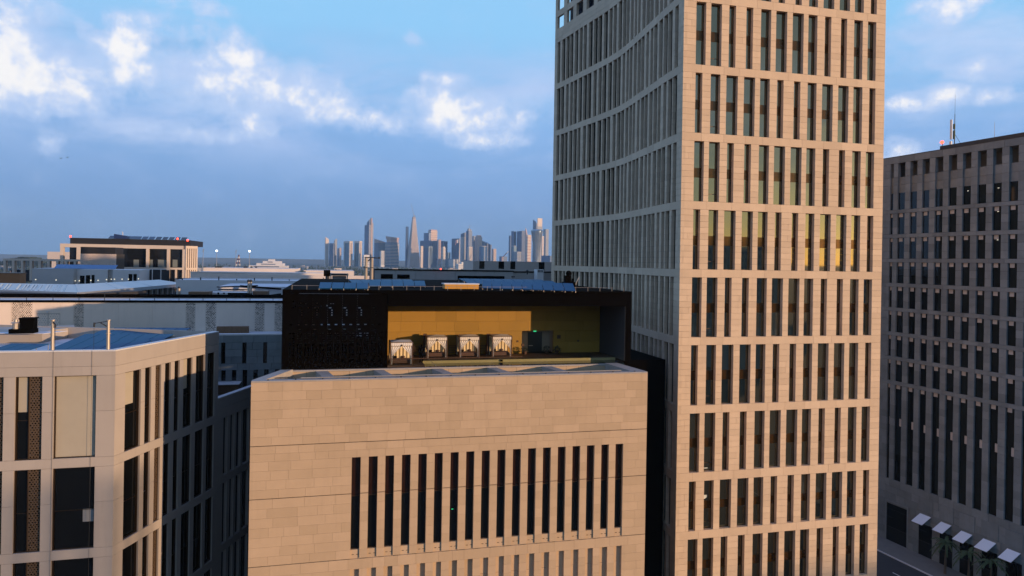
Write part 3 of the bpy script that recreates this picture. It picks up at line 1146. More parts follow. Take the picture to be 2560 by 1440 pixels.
MB(Frame(p_.x, p_.y, T0)).box(-2, 2.1, -.6, 3.0, 45 - 15.34, 45 - 14.35).build('louvre_box', M_BROWN, lou)
MB(Frame(p_.x, p_.y, T0)).box(-2.1, 2.2, -.7, 3.1, 45 - 14.345, 45 - 14.27).build('lid', M_COPE, lou)

# ================================================================ dark stone building behind
PD = at(545, 836, 80.0)
FD = Frame(PD.x, PD.y, T0)
back = thing('shaded_stone_building', 'shaded grey stone building with small square windows under three tall slots', 'building', (PD.x, PD.y, 0))
ZB = 45 - 8.85


def ud(x, y=880):
    return FD.u_of(540 + x / 4.5, y)[0]


slots = [(ud(-180), ud(-135)), (ud(57), ud(104)), (ud(295), ud(343)), (ud(530), ud(575)), (ud(760), ud(805))]
smalls = [(ud(62 + 121 * k), ud(112 + 121 * k)) for k in range(-2, 7)]
zS0, zS1 = FD.u_of(560, 910)[1], FD.u_of(560, 857)[1]
zs1 = FD.u_of(560, 926)[1]
U1D = ud(760) + 8
dops = [(a, b, zS0, zS1) for a, b in slots] + [(a, b, zs1 - 3.2, zs1) for a, b in smalls] + [(a, b, zs1 - 7.2, zs1 - 4.0) for a, b in smalls]
cs = levels([45 - 20, zs1 - 7.2, zs1 - 4.0, zs1 - 3.2, zs1, zS0, zS1, ZB - .16], .72)
pcs = wall_pieces(ud(-400), U1D, cs, dops, 1.8, .4, gap=.02, jit=.4, proud=.015)
emit(pcs, FD, 'stone', ST_DARK, back, 220)
MB(FD).box(ud(-400), U1D, .45, 22, 0, ZB - .5).build('wall_core', M_CORE, back)
MB(FD).box(ud(-400), U1D, 0, .9, ZB - .155, ZB).build('coping', M_COPE, back)
MB(FD).box(ud(-400), U1D, .91, 22, ZB - .5, ZB - .25).build('roof', M_ROOF, back)
for a, b in slots:
    piece('window', M_GLASS, FD, a + .01, b - .01, .33, .4, zS0 + .01, zS1 - .01, back)
for a, b in smalls:
    piece('window', M_GLASS, FD, a + .01, b - .01, .33, .4, zs1 - 3.19, zs1 - .01, back)
    piece('window', M_GLASS, FD, a + .01, b - .01, .33, .4, zs1 - 7.19, zs1 - 4.01, back)
u_, z_ = FD.u_of(551, 829, 3)
bx = thing('louvre_crate', 'long brown louvred box at the foot of the long white wall', 'plant box', FD(u_, 3, ZB - .25))
for k in range(4):
    a = FD.u_of(541 + 20 * k, 824, 3)[0]
    b = FD.u_of(541 + 20 * k + 19.4, 824, 3)[0]
    piece('louvre_panel', M_BROWN, FD, a, b, 3, 3.9, ZB - .24, FD.u_of(580, 817, 3)[1], bx)

# ================================================================ long white building
PQ = at(500, 751, 84.5)
FQ = Frame(PQ.x, PQ.y, T0)
longb = thing('long_white_building', 'long white flat roofed building with narrow perforated wall panels', 'building', (PQ.x, PQ.y, 0))
ZQ = PQ.z
zq0 = FQ.u_of(500, 827)[1] - .3


def uq(px, py=790):
    return FQ.u_of(px, py)[0]


perf = [(28, 80), (184, 209), (464, 488), (514, 540), (637, 661), (686, 712)]
QX0, QX1 = uq(-150), uq(800)
edges = sorted([QX0, QX1] + [uq(e) for p in perf for e in p] + [uq(90), uq(150)])
pz1 = FQ.u_of(500, 757)[1]
mats_w = (mat('white wall panel', (.80, .655, .53), .8, grain=.04, gscale=.5, stain=.2),)
for a, b in zip(edges, edges[1:]):
    isp = any(abs(a - uq(p[0])) < .01 for p in perf)
    isd = abs(a - uq(90)) < .01
    if isp:
        perforated(FQ, a + .01, b - .01, zq0, pz1, -.0, .18, .80, mats_w[0], 'perforated_panel', longb, int(a * 7) % 97)
        piece('wall_panel', mats_w[0], FQ, a + .01, b - .01, 0, .3, pz1 + .01, ZQ - .28, longb)
    elif isd:
        zd = FQ.u_of(120, 784)[1]
        perforated(FQ, a + .02, (a + b) / 2 - .02, zq0, zd - .02, .02, .26, .34, mats_w[0], 'door_leaf', longb, 5)
        perforated(FQ, (a + b) / 2 + .02, b - .02, zq0, zd - .02, .02, .26, .34, mats_w[0], 'door_leaf', longb, 6)
        piece('wall_panel', mats_w[0], FQ, a + .01, b - .01, 0, .3, zd + .01, ZQ - .28, longb)
    else:
        n = max(1, round((b - a) / 4.2))
        for k in range(n):
            piece('wall_panel', mats_w[0], FQ, a + (b - a) * k / n + .006, a + (b - a) * (k + 1) / n - .006, 0, .3, zq0, ZQ - .28, longb)
MB(FQ).box(QX0, QX1, .34, 6.2, 0, ZQ - .3).build('wall_core', mat('dark void', (.008, .009, .012), .9), longb)
MB(FQ).box(QX0, QX1, -.06, .5, ZQ - .275, ZQ - .03).build('black_coping', M_BLACK, longb)
MB(FQ).box(QX0, QX1, .51, 6.2, ZQ - .28, ZQ - .05).build('roof', M_ROOF, longb)
MB(FQ).box(QX0, QX1, 5.6, 6.2, ZQ - .045, ZQ + .42).build('black_coping', M_BLACK, longb)
for k in range(22):
    u = QX0 + 1.5 + (QX1 - QX0 - 3) * k / 21
    piece('membrane_seam', M_STEEL, FQ, u, u + .05, .52, 5.58, ZQ - .05, ZQ - .04, longb)
MB(FQ).tube((QX0 + 2, 3.2, ZQ + .06), (QX1 - 4, 3.4, ZQ + .06), .05).build('pipe_run', M_STEEL, longb)
for k in range(14):
    u = QX0 + 3 + (QX1 - QX0 - 6) * k / 13
    piece('rail_post', M_DKSTEEL, FQ, u, u + .06, .1, .16, ZQ - .03, ZQ + (.9 if k in (5,) else .35), longb)
piece('lamp', M_COPE, FQ, uq(117), uq(121), -.12, -.001, FQ.u_of(119, 782)[1], FQ.u_of(119, 778)[1], longb)

# ================================================================ solar arrays
M_SOL = M_SOLAR


def solar_row(label, cat, p0, p1, depth, z, tilt, n, group, skew=0.0, faces=1):
    """a rack of n panels between two ground points; tilted towards the viewer"""
    d = Vector((p1[0] - p0[0], p1[1] - p0[1]))
    fr = Frame(p0[0], p0[1], atan2(d.y, d.x))
    L = d.length
    t = thing('solar_array', label, cat, (p0[0], p0[1], z), group)
    h = depth * sin(tilt)
    dv = depth * cos(tilt)
    w = L / n
    for k in range(n):
        a, b = k * w + .03, (k + 1) * w - .03
        MB(fr).slab((a, 0, z + .18), (b, 0, z + .18), (b + skew, dv, z + .18 + h), (a + skew, dv, z + .18 + h), .05).build('solar_panel', M_SOL, t)
    for k in range(n + 1):
        u = min(max(k * w, .05), L - .05)
        MB(fr).tube((u, .05, z), (u, .05, z + .16), .03).build('rack_leg', M_STEEL, t)
        MB(fr).tube((u + skew, dv - .05, z), (u + skew, dv - .05, z + .1 + h), .03).build('rack_leg', M_STEEL, t)
    return t


def row_px(label, pxa, pya, pxb, pyb, z, depth, tilt, n, group, skew=0.0):
    a, b = on_z(pxa, pya, z), on_z(pxb, pyb, z)
    return solar_row(label, 'solar panels', (a.x, a.y), (b.x, b.y), depth, z, tilt, n, group, skew)


GP = 'solar panel rows on the pavilion roof'
row_px('front left row of four blue solar panels at the edge of the pavilion roof', 796, 725, 921, 726, ZR, 1.8, radians(15), 4, GP)
row_px('row of five blue solar panels behind the roof edge, left of the ochre crate', 922, 719.5, 1065, 719, ZR, 2.0, radians(14), 5, GP, .6)
row_px('rear left row of blue solar panels below the grey wall slots', 880, 711, 1040, 710, ZR, 1.8, radians(10), 6, GP, .3)
row_px('front right row of dark blue solar panels beside the tower', 1205, 724, 1440, 732, ZR, 2.2, radians(17), 9, GP, -1.0)
row_px('middle right row of dark blue solar panels before the long black wall slot', 1170, 713, 1400, 717, ZR, 2.0, radians(13), 9, GP, -.8)
row_px('rear right row of blue solar panels, nearest the long black wall slot', 1160, 706.5, 1370, 709, ZR, 1.8, radians(10), 8, GP, -.6)
GL = 'solar panel rows on the corner building roof'
ZLr = 45 - 8.7
def row_v(label, u0, u1, v, z, n, skew=.9, depth=1.75, tilt=10):
    a, b = FL(u0, v, 0), FL(u1, v, 0)
    return solar_row(label, 'solar panels', (a.x, a.y), (b.x, b.y), depth, z, radians(tilt), n, GL, skew)
for lab, px0, px1, py in (('nearest long row of blue solar panels behind the corner building parapet', 122, 330, 874),
                          ('second row of blue solar panels on the corner building roof', 160, 392, 858),
                          ('third row of blue solar panels on the corner building roof', 205, 412, 847),
                          ('furthest row of blue solar panels on the corner building roof, by its white rear wall', 240, 440, 840)):
    a, b = on_z(px0, py, ZLr + .5), on_z(px1, py + .5, ZLr + .5)
    n = max(3, round((b - a).length / 1.25))
    solar_row(lab, 'solar panels', (a.x, a.y), (b.x, b.y), 2.6, ZLr + .35, radians(13), n, GL, .7)
a, b = on_z(-40, 872, ZLr + .75), on_z(58, 873, ZLr + .75)
solar_row('short row of blue solar panels at the left end of the corner building roof', 'solar panels', (a.x, a.y), (b.x, b.y), 1.9, ZLr + .35, radians(14), 3, GL, 1.0)
# pink roof curb of the corner building
cu = MB()
c_a = [on_z(x, y, 45 - 8.0) for x, y in ((-60, 842), (105, 842), (140, 835), (186, 829))]
c_b = [on_z(x, y, 45 - 8.0) for x, y in ((186, 823), (70, 828), (-60, 828))]
ring = [(p.x, p.y) for p in c_a + c_b]
curb = MB().prism(ring, ZLr, 45 - 7.55)
curb.build('roof_curb', PANEL[0], left)
rl = MB().prism([(p.x, p.y) for p in [on_z(-60, 833, 45 - 7.5), on_z(110, 833.5, 45 - 7.5), on_z(170, 827, 45 - 7.5), on_z(60, 830, 45 - 7.5), on_z(-60, 830, 45 - 7.5)]], 45 - 7.54, 45 - 7.5)
rl.build('curb_roof', M_ROOF, left)
# roof of corner building
MB().prism([(qa.x, qa.y), (FL(-.5, THL + .3, 0).x, FL(-.5, THL + .3, 0).y), (qb.x - .4, qb.y), (qc.x - .3, qc.y), (qd.x, qd.y), (qe.x, qe.y)], 45 - 8.69, 45 - 8.6).build('roof', M_ROOF, left)

for k, (px, py, w_, h_) in enumerate(((30, 868, .5, .25), (215, 832, .9, .5))):
    p_ = on_z(px, py, ZLr + .1)
    piece('duct_cover', M_STEEL, Frame(p_.x, p_.y, T0), 0, w_ * 2, 0, w_, ZLr + .1, ZLr + .1 + h_, left)
# vent unit on the curb roof
p_ = on_z(53, 834, 45 - 7.5)
fv = Frame(p_.x, p_.y, T0)
ve = thing('roof_vent', 'black roof extract vent with a round hood on the corner building roof', 'roof vent', (p_.x, p_.y, 45 - 7.5))
MB(fv).box(-1.05, .95, 0, 1.3, 45 - 7.49, 45 - 7.1).build('vent_base', M_BLACK, ve)
MB(fv).box(-.25, .9, .2, 1.2, 45 - 7.095, 45 - 6.15).box(-.3, 1.0, .15, 1.25, 45 - 6.145, 45 - 6.05).build('vent_housing', M_BLACK, ve)
MB(fv).tube((-.62, .4, 45 - 7.095), (-.62, .4, 45 - 6.55), .26, .26, 14).tube((-.62, .4, 45 - 6.549), (-.62, .4, 45 - 6.45), .42, .3, 14).tube((-.62, .4, 45 - 6.44), (-.62, .4, 45 - 6.2), .16, .14, 10).build('vent_hood', M_STEEL, ve)
# two davit posts on the front parapet
for px, lab, arm in ((131, 'steel davit post with a short hook on the corner building parapet', False), (270, 'steel davit post with a side arm and rope pulley on the corner building parapet', True)):
    u_, _ = FL.u_of(px, 876, .45)
    o_ = FL(u_, .45, ZL)
    dv = thing('davit_post', lab, 'davit', o_, 'davit posts on the corner building parapet')
    zt = FL.u_of(px, 801, .45)[1]
    MB(FL).tube((u_, .45, ZL + .003), (u_, .45, zt), .14, .12, 12).tube((u_, .45, ZL + 1.22), (u_, .45, ZL + 1.28), .19, .19, 12).tube((u_, .45, zt), (u_, .45, zt + .06), .17, .17, 10).build('post', M_STEEL, dv)
    if arm:
        MB(FL).tube((u_, .45, zt - .05), (u_ - .95, .3, zt - .22), .035).tube((u_, .45, zt - .55), (u_ - .55, .37, zt - .16), .045).tube((u_ - .95, .3, zt - .15), (u_ - .97, .3, zt - .5), .07).build('arm', M_DKSTEEL, dv)
        MB(FL).tube((u_ - .97, .3, zt - .5), (u_ - .97, .3, ZL + .01), .012).build('rope', M_DKSTEEL, dv)
    else:
        MB(FL).tube((u_, .4, zt - .05), (u_ + .25, .25, zt - .3), .05).tube((u_ + .25, .25, zt - .28), (u_ + .25, .25, zt - .55), .05).build('arm', M_DKSTEEL, dv)
        MB(FL).tube((u_ + .25, .25, zt - .5), (u_ + .25, .25, ZL + .01), .012).build('rope', M_DKSTEEL, dv)
    if True:
        # the ropes drop down the facade
        off = (-.97 if arm else .25)
        MB(FL).tube((u_ + off, -.05, ZL - .02), (u_ + off, -.05, 45 - 40), .010, .010, 4).build('drop_rope', M_DKSTEEL, dv)

# ================================================================ right-hand grey building
AR = atan2(-.946, .324)
PR = at(2240, 660, 115.0)
FR = Frame(PR.x, PR.y, AR)
right = thing('grey_building', 'tall shaded grey stone building with a grid of deep windows and a roof loggia', 'building', (PR.x, PR.y, 0))
xs = [(85, 105), (132, 177), (208, 252), (284, 328), (363, 412), (447, 498), (534, 586), (626, 681), (721, 777), (822, 880)]
ROP = [(FR.u_of(2190 + a / 2.484, 280 + 690 / 2.484)[0], FR.u_of(2190 + b / 2.484, 280 + 690 / 2.484)[0]) for a, b in xs]
w_, p_ = ROP[-1][1] - ROP[-1][0], (ROP[-1][0] - ROP[1][0]) / 8
ROP += [(ROP[-1][0] + p_ * (k + 1), ROP[-1][0] + p_ * (k + 1) + w_) for k in range(3)]
UR0, UR1 = -9.0, ROP[-1][1] + 1.0
ZRR = 45 + 18.25
rowsr = [(45 + 12.3, 45 + 9.55)] + [(45 + 8.95 - 4.02 * k, 45 + 5.55 - 4.02 * k) for k in range(7)]
zt_tall = rowsr[-1][1] - .62
tall = (zt_tall, 5 + 5.2)
LOG = (45 + 17.2, 45 + 14.9)
THR = .62
r_ops = [(a, b, z0, z1) for a, b in ROP for (z1, z0) in rowsr + [LOG, (LOG[1] + .0, rowsr[0][0])]]
for k, (a, b) in enumerate(ROP):
    r_ops.append((a, b, tall[1], tall[0]))
keys = [0, tall[1], tall[0]] + [z for r in rowsr for z in r] + [LOG[0], LOG[1], ZRR]
cs = levels(keys, 1.15)
pcs = wall_pieces(UR0, UR1, cs, r_ops, 2.3, THR, gap=.03, jit=.3, proud=.02)
emit(pcs, FR, 'stone', ST_DARK, right, 300)
MB(FR).box(UR0, UR1, THR + .03, 22, 0, LOG[1] - .05).build('wall_core', M_CORE, right)
MB(FR).box(UR0, UR1, THR + 3.2, 22, LOG[1] - .04, ZRR - .9).build('loggia_wall', ST_DARK[0], right)
MB(FR).box(UR0, UR1, THR + .01, 22, ZRR - .85, ZRR - .15).build('roof', ST_DARK[0], right)
MB(FR).box(UR0, UR1, -.04, .5, ZRR, ZRR + .1).build('coping', M_DKSTEEL, right)
M_PALE = mat('pale ceiling panel', (.50, .45, .40), .8)
for k, (a, b) in enumerate(ROP):
    piece('recess_stone', ST_DARK[0], FR, a + .005, b - .005, .34, THR + .02, rowsr[0][0] + .01, (LOG[1] + rowsr[0][0]) / 2 - .015, right)
    piece('recess_stone', ST_DARK[0], FR, a + .005, b - .005, .34, THR + .02, (LOG[1] + rowsr[0][0]) / 2 + .015, LOG[1], right)
    piece('loggia_opening', M_GLASS, FR, a + .9, b + .1, THR + 3.12, THR + 3.19, LOG[1], LOG[1] + 1.5, right)
    for i, (zt, zb) in enumerate(rowsr + [tall]):
        win = piece('window', M_GLASS, FR, a + .01, b - .01, .26, .32, zb + .01, zt - .01, right)
        if i > 0:
            piece('ceiling_panel', M_PALE, FR, a + (b - a) * .12, a + (b - a) * .62, .22, .255, zt - .62, zt - .02, right)
        if i == len(rowsr):
            zz = zb + 9.0
            piece('ceiling_panel', M_PALE, FR, b - (b - a) * .4, b - .02, .22, .255, zz, zz + 1.2, right)
for k, i in ((6, 0), (8, 0), (8, 1), (8, 2)):
    a, b = ROP[k]
    zt = rowsr[i][0]
    piece('ceiling_lamp', M_LAMP, FR, (a + b) / 2 - .1, (a + b) / 2 + .12, .24, .255, zt - .75, zt - .70, right)
# rooftop kit
ua = FR.u_of(2340, 372)[0]
MB(FR).box(ua, UR1, .8, 1.6, ZRR - .1, ZRR + .75).box(ua + 2, UR1, .7, .8, ZRR + .1, ZRR + .3).build('roof_upstand', M_DKSTEEL, right)
u_, _ = FR.u_of(2386, 366, 1.4)
o_ = FR(u_, 1.4, ZRR)
ant = thing('roof_antenna', 'mobile phone antenna mast with white panel on the grey building roof', 'antenna', o_)
za = FR.u_of(2386, 305, 1.4)[1]
MB(FR).tube((u_, 1.4, ZRR), (u_, 1.4, za + 1.2), .07, .04).tube((u_, 1.4, za + 1.2), (u_, 1.4, za + 4.2), .02, .012).tube((u_, 1.4, ZRR + 2.4), (u_ + .9, 1.9, ZRR + .4), .03).build('mast', M_DKSTEEL, ant)
MB(FR).box(u_ - .55, u_ - .30, 1.1, 1.3, ZRR + 1.6, za + .4).box(u_ - .62, u_ - .35, 1.1, 1.35, ZRR + .5, ZRR + 1.3).build('antenna_panel', M_COPE, ant)
MB(FR).box(u_ - .12, u_ + .14, 1.2, 1.36, ZRR + 1.6, ZRR + 2.9).box(u_ - .12, u_ + .14, 1.2, 1.36, ZRR + 3.1, ZRR + 3.9).build('radio_unit', M_LEAF, ant)
u_, _ = FR.u_of(2486, 345, 1.4)
lr = thing('lightning_rod', 'thin lightning rod on the roof edge of the grey building', 'lightning rod', FR(u_, 1.4, ZRR))
MB(FR).tube((u_, 1.4, ZRR), (u_, 1.4, FR.u_of(2486, 305, 1.4)[1]), .03, .015).build('rod', M_STEEL, lr)
u_, _ = FR.u_of(2357, 368, 1.0)
wl = thing('warning_lamp', 'red aircraft warning lamp on the roof of the grey building', 'warning lamp', FR(u_, 1.0, ZRR + .7))
MB(FR).tube((u_, 1.0, ZRR + .72), (u_ - .1, 1.0, ZRR + 1.15), .05).build('stem', M_DKSTEEL, wl)
MB(FR).ball((u_ - .15, 1.0, ZRR + 1.35), .27).build('lamp', M_RED, wl)
# entrance portal and shop awnings at street level
pz = 7.0
ua, ub = FR.u_of(2217, 1290)[0], FR.u_of(2268, 1300)[0]
MB(FR).box(ua, ub, -.02, .3, 0, 6.2).build('entrance', M_GLASS, right)
MB(FR).box(ua - .25, ua - .01, -.12, .3, 0, 6.4).box(ub + .01, ub + .25, -.12, .3, 0, 6.4).box(ua - .25, ub + .25, -.12, .3, 6.41, 6.7).build('portal_frame', ST_DARK[0], right)
AWN = [((2288, 1305), (2317, 1317.5), (2328, 1295), (2301, 1280)), ((2336, 1326), (2363, 1338), (2379, 1315.5), (2353.5, 1301)),
       ((2387, 1348.5), (2420, 1364), (2431.5, 1339), (2404, 1321.5)), ((2442, 1371), (2477, 1387.5), (2491, 1360), (2459, 1345)),
       ((2501.5, 1397), (2540, 1415.5), (2552, 1385.5), (2519, 1372))]
lab = ['furthest white shop awning, next to the entrance portal', 'second white shop awning from the entrance portal', 'middle of the five white shop awnings, behind a palm', 'fourth white shop awning from the entrance portal', 'nearest white shop awning at the lower right']
for (q, l) in zip(AWN, lab):
    u0 = FR.u_of(q[3][0], q[3][1])[0]
    u1, z1 = FR.u_of(*q[2])
    zt = z1 + .1
    aw = thing('shop_awning', l, 'awning', FR((u0 + u1) / 2, 0, 0), 'white shop awnings along the grey building')
    MB(FR).slab((u0, -1.9, zt - 1.0), (u1, -1.9, zt - 1.0), (u1, -.06, zt), (u0, -.06, zt), .05).build('canvas', mat('white canvas', (.7, .72, .76), .8), aw)
    MB(FR).tube((u0 + .05, -.06, zt - 1.4), (u0 + .05, -1.85, zt - 1.08), .03).tube((u1 - .05, -.06, zt - 1.4), (u1 - .05, -1.85, zt - 1.08), .03).build('awning_arm', M_DKSTEEL, aw)
    MB(FR).box(u0 - .2, u1 + .2, -.06, -.02, 0, zt - 1.5).build('shop_window', M_GLASS, right)
    MB(FR).box(u0 - .3, u1 + .3, -.10, -.02, zt + .35, zt + 2.6).build('fascia_panel', ST_DARK[0], right)

# street in front of it
rd = MB(FR).poly([(-60, -30, .004), (80, -30, .004), (80, -5.0, .004), (-60, -5.0, .004)])
structure(rd.build('road', M_ASPH))
pv_ = MB(FR).box(-60, 80, -5.0, -.06, .0, .14)
structure(pv_.build('pavement', M_PAVE))
kb = thing('kerb', 'pale stone kerb along the dark street below the grey building', 'kerb', FR(0, -5, 0))
for k in range(40):
    piece('kerb_stone', M_COPE, FR, -30 + k * 2.0 + .01, -30 + k * 2.0 + 1.98, -5.22, -5.02, 0, .16, kb)
ln = MB(FR)
for k in range(14):
    ln.poly([(-40 + k * 7, -9.6, .009), (-36.5 + k * 7, -9.6, .009), (-36.5 + k * 7, -9.45, .009), (-40 + k * 7, -9.45, .009)])
ln.poly([(-40, -13.1, .009), (70, -13.1, .009), (70, -12.98, .009), (-40, -12.98, .009)])
structure(ln.build('road_marking', M_PAINT))


def palm(x, y, h, label, seed):
    r_ = random.Random(seed)
    t = thing('palm_tree', label, 'palm tree', (x, y, .14), 'palms on the pavement by the shop awnings')
    mb = MB()
    px_, py_ = x, y
    for k in range(5):
        nx_, ny_ = px_ + r_.uniform(-.08, .08), py_ + r_.uniform(-.08, .08)
        mb.tube((px_, py_, .141 + h * k / 5), (nx_, ny_, .141 + h * (k + 1) / 5), .19 - .02 * k, .17 - .02 * k, 7)
        px_, py_ = nx_, ny_
    mb.build('trunk', M_TRUNK, t)
    for k in range(16):
        ph = 2 * pi * k / 16 + r_.uniform(-.2, .2)
        up = r_.uniform(.1, 1.1)
        L = r_.uniform(1.6, 2.3)
        mb = MB()
        prev = None
        for s in range(7):
            f = s / 6
            q = Vector((px_ + cos(ph) * L * f, py_ + sin(ph) * L * f, h + .1 + L * (up * f - 1.0 * f * f)))
            if prev is not None:
                side = Vector((-sin(ph), cos(ph), -.35))
                wdt = .34 * (1 - f * .7)
                for sg in (1, -1):
                    mb.poly([tuple(prev), tuple(q), tuple(q + side * wdt * sg * Vector((1, 1, 1)).x * 1 + Vector((0, 0, -.12))), tuple(prev + Vector((side.x * sg * wdt, side.y * sg * wdt, -.12)))])
            prev = q
        mb.build('frond', M_LEAF, t)
    return t


for i, (px, py, l) in enumerate(((2364, 1330, 'dark palm in front of the second white awning'), (2424, 1352, 'dark palm in front of the middle white awning'), (2478, 1375, 'dark palm in front of the fourth white awning'))):
    u_, _ = FR.u_of(px, py, -2.6)
    q = FR(u_, -2.6, 0)
    palm(q.x, q.y, 4.6, l, i)

# ================================================================ middle distance
def front_frame(px, py, d):
    q = at(px, py, d)
    return Frame(q.x, q.y, T0), q


def gbox(name, label, cat, x0, x1, yt, d, m, depth=12.0, group=None, z0=0.0, xr=None):
    """a frontal block between two pixel columns at distance d, its roof line at yt (at x0); returns (thing, frame, u1, ztop)"""
    fr, q = front_frame(x0, yt, d)
    t = thing(name, label, cat, (q.x, q.y, z0), group)
    u1 = fr.u_of(x1, yt)[0]
    MB(fr).box(0, u1, 0, depth, z0, q.z).build('wall', m, t)
    return t, fr, u1, q.z


def slot(t, fr, x0, x1, y0, y1, m=M_GLASS, name='window', v=-.02, th=.06):
    a, z1 = fr.u_of(x0, y0)
    b, z0 = fr.u_of(x1, y1)
    return piece(name, m, fr, a, b, v, v + th, z0, z1, t)


# --- zinc roofed hall
zE, zR_ = 45 - 5.94, 45 - 5.15
E0, E1, E2 = on_z(-90, 722, zE), on_z(195, 732, zE), on_z(463, 709, zE)
G0, G1, G2 = on_z(-90, 706, zR_), on_z(188, 711, zR_), on_z(398, 699, zR_)
hall = thing('zinc_roof_hall', 'low hall with a sloped zinc roof and a strip of skylights', 'building', (E1.x, E1.y, 0))
MB().slab(tuple(E0), tuple(E1), tuple(G1), tuple(G0), .15).build('roof', M_METALROOF, hall)
MB().slab(tuple(E1), tuple(E2), tuple(G2), tuple(G1), .15).build('roof', M_METALROOF, hall)
for (a, b) in ((E0, E1), (E1, E2)):
    d_ = (b - a)
    fr = Frame(a.x, a.y, atan2(d_.y, d_.x))
    L = Vector((d_.x, d_.y)).length
    MB(fr).box(0, L, -.12, -.02, zE - .55, zE + .06).build('fascia', M_METALROOF, hall)
    MB(fr).box(0, L, 1.8, 14, 0, zE - .2).build('recessed_wall', mat('dark recess wall', (.03, .03, .034), .9), hall)
    n = max(3, int(L / 2.4))
    if a is E1:
        for k in range(n):
            u = L * (k + .5) / n
            piece('column', mat('pale column', (.3, .28, .26), .8), fr, u - .25, u + .25, .3, .8, 20, zE - .21, hall)
# skylights on the left slope, and standing seams on the right one
for k, f0 in enumerate((.02, .09, .13, .24, .31, .345, .395, .44, .50, .575, .615, .685, .73, .80)):
    wd = .014 if k % 3 else .02
    def Q(f, g):
        return (E0.lerp(E1, f)).lerp(G0.lerp(G1, f + .05), g) + Vector((0, 0, .02))
    f = .28 + f0 * .74
    MB().slab(tuple(Q(f, .12)), tuple(Q(f + wd, .12)), tuple(Q(f + wd, .88)), tuple(Q(f, .88)), .05).build('skylight', M_GLASSB, hall)
for f in (0.0, .30, .62):
    def Q2(f, g):
        return (E1.lerp(E2, f)).lerp(G1.lerp(G2, f), g) + Vector((0, 0, .06))
    MB().slab(tuple(Q2(f, 0)), tuple(Q2(f + .02, 0)), tuple(Q2(f + .02, 1)), tuple(Q2(f, 1)), .1).build('roof_seam', M_METALROOF, hall)

# --- white rooftop plant block with doors
fr, q = front_frame(192, 673, 150)
blk = thing('white_roof_block', 'white rooftop block with black doors and small wall lamps', 'plant block', (q.x, q.y, q.z - 6))
zt = q.z
M_SHADEW = mat('shaded white render', (.47, .46, .455), .85, grain=.04, gscale=.5)  # white render darkened: shade of left face and notch put into the colour
ulft = fr.u_of(85, 672)[0]
MB(fr).prism([(ulft, -.9), (-.3, -.9), (0, 0), (0, 9), (ulft, 9)], zt - 6, zt + .1).build('wall', M_SHADEW, blk)
ur1, ur2, ur3 = fr.u_of(269, 680)[0], fr.u_of(282, 680)[0], fr.u_of(349, 680)[0]
MB(fr).box(.01, ur1, .02, 9, zt - 6, zt).build('wall', M_WHITE, blk)
MB(fr).box(ur1 + .01, ur2 - .01, .8, 9, zt - 6, zt - .02).build('wall', M_SHADEW, blk)
MB(fr).box(ur2, ur3, -.1, 9, zt - 6, zt).build('wall', M_WHITE, blk)
for (a, b, c_, d_) in ((200, 211, 689, 709), (215, 225, 688, 709), (229, 236, 687, 708), (322, 331, 685, 704), (334, 342, 685, 704)):
    slot(blk, fr, a, b, c_, d_, M_BLACK, 'door', -.13 if a > 300 else -.03)
for (x, y) in ((89, 699), (140, 700), (188, 702), (198, 702), (227, 701), (245, 701), (266, 699), (278, 698), (286, 698), (305, 698), (321, 698), (346, 697)):
    v = -.98 if x < 190 else -.18 if x > 283 else -.06
    a, z1 = fr.u_of(x, y, v)
    piece('wall_lamp', M_LAMP, fr, a - .08, a + .08, v, v + .08, z1 - .08, z1 + .08, blk)
ub0, ub1 = fr.u_of(133, 668)[0], fr.u_of(287, 668)[0]
solb = thing('roof_solar_bank', 'long blue solar bank on top of the white rooftop block', 'solar panels', fr(ub0, 0, zt))
nn = 12
for k in range(nn):
    a, b = ub0 + (ub1 - ub0) * k / nn, ub0 + (ub1 - ub0) * (k + 1) / nn
    MB(fr).slab((a + .02, .3, zt + .15), (b - .02, .3, zt + .15), (b - .02, 2.2, zt + .95), (a - .02, 2.2, zt + .95), .06).build('solar_panel', mat('bright solar glass', (.01, .13, .30), .3), solb)
p_ = at(20, 708, 135)
fr2 = Frame(p_.x, p_.y, T0)
pb = thing('dark_plant_box', 'dark brown plant box on the roof at the left edge of the picture', 'plant box', (p_.x, p_.y, p_.z - 2))
MB(fr2).box(-6, 1.9, 0, 3, p_.z - 2, at(20, 684, 135).z).build('box_body', mat('dark bronze cladding', (.03, .024, .014), .7), pb)
MB(fr2).box(-6.1, 2.0, -.1, 3.1, at(20, 684, 135).z + .003, at(20, 683, 135).z + .08).build('lid', M_DKSTEEL, pb)

# --- pale colonnade
fr, q = front_frame(8, 646, 208)
colo = thing('colonnade', 'cream open colonnade of square posts carrying a long beam', 'colonnade', (q.x, q.y, q.z - 6))
uend = fr.u_of(300, 650)[0]
M_SAND = mat('sand render', (.60, .50, .41), .85, grain=.05, gscale=.3)
MB(fr).box(0, uend, 0, 1.6, q.z - .62, q.z).build('beam', M_SAND, colo)
k, x = 0, 8
while x < 296:
    a, b = fr.u_of(x, 660)[0], fr.u_of(x + 4.8, 660)[0]
    piece('post', M_SAND, fr, a, b + .12, 0, 1.6, q.z - 6.5, q.z - .623, colo)
    x += 22.0
MB(fr).box(0, uend, 5, 5.4, q.z - 7, q.z - 3.4).build('rear_wall', mat('dark glass wall', (.02, .03, .045), .2), colo)

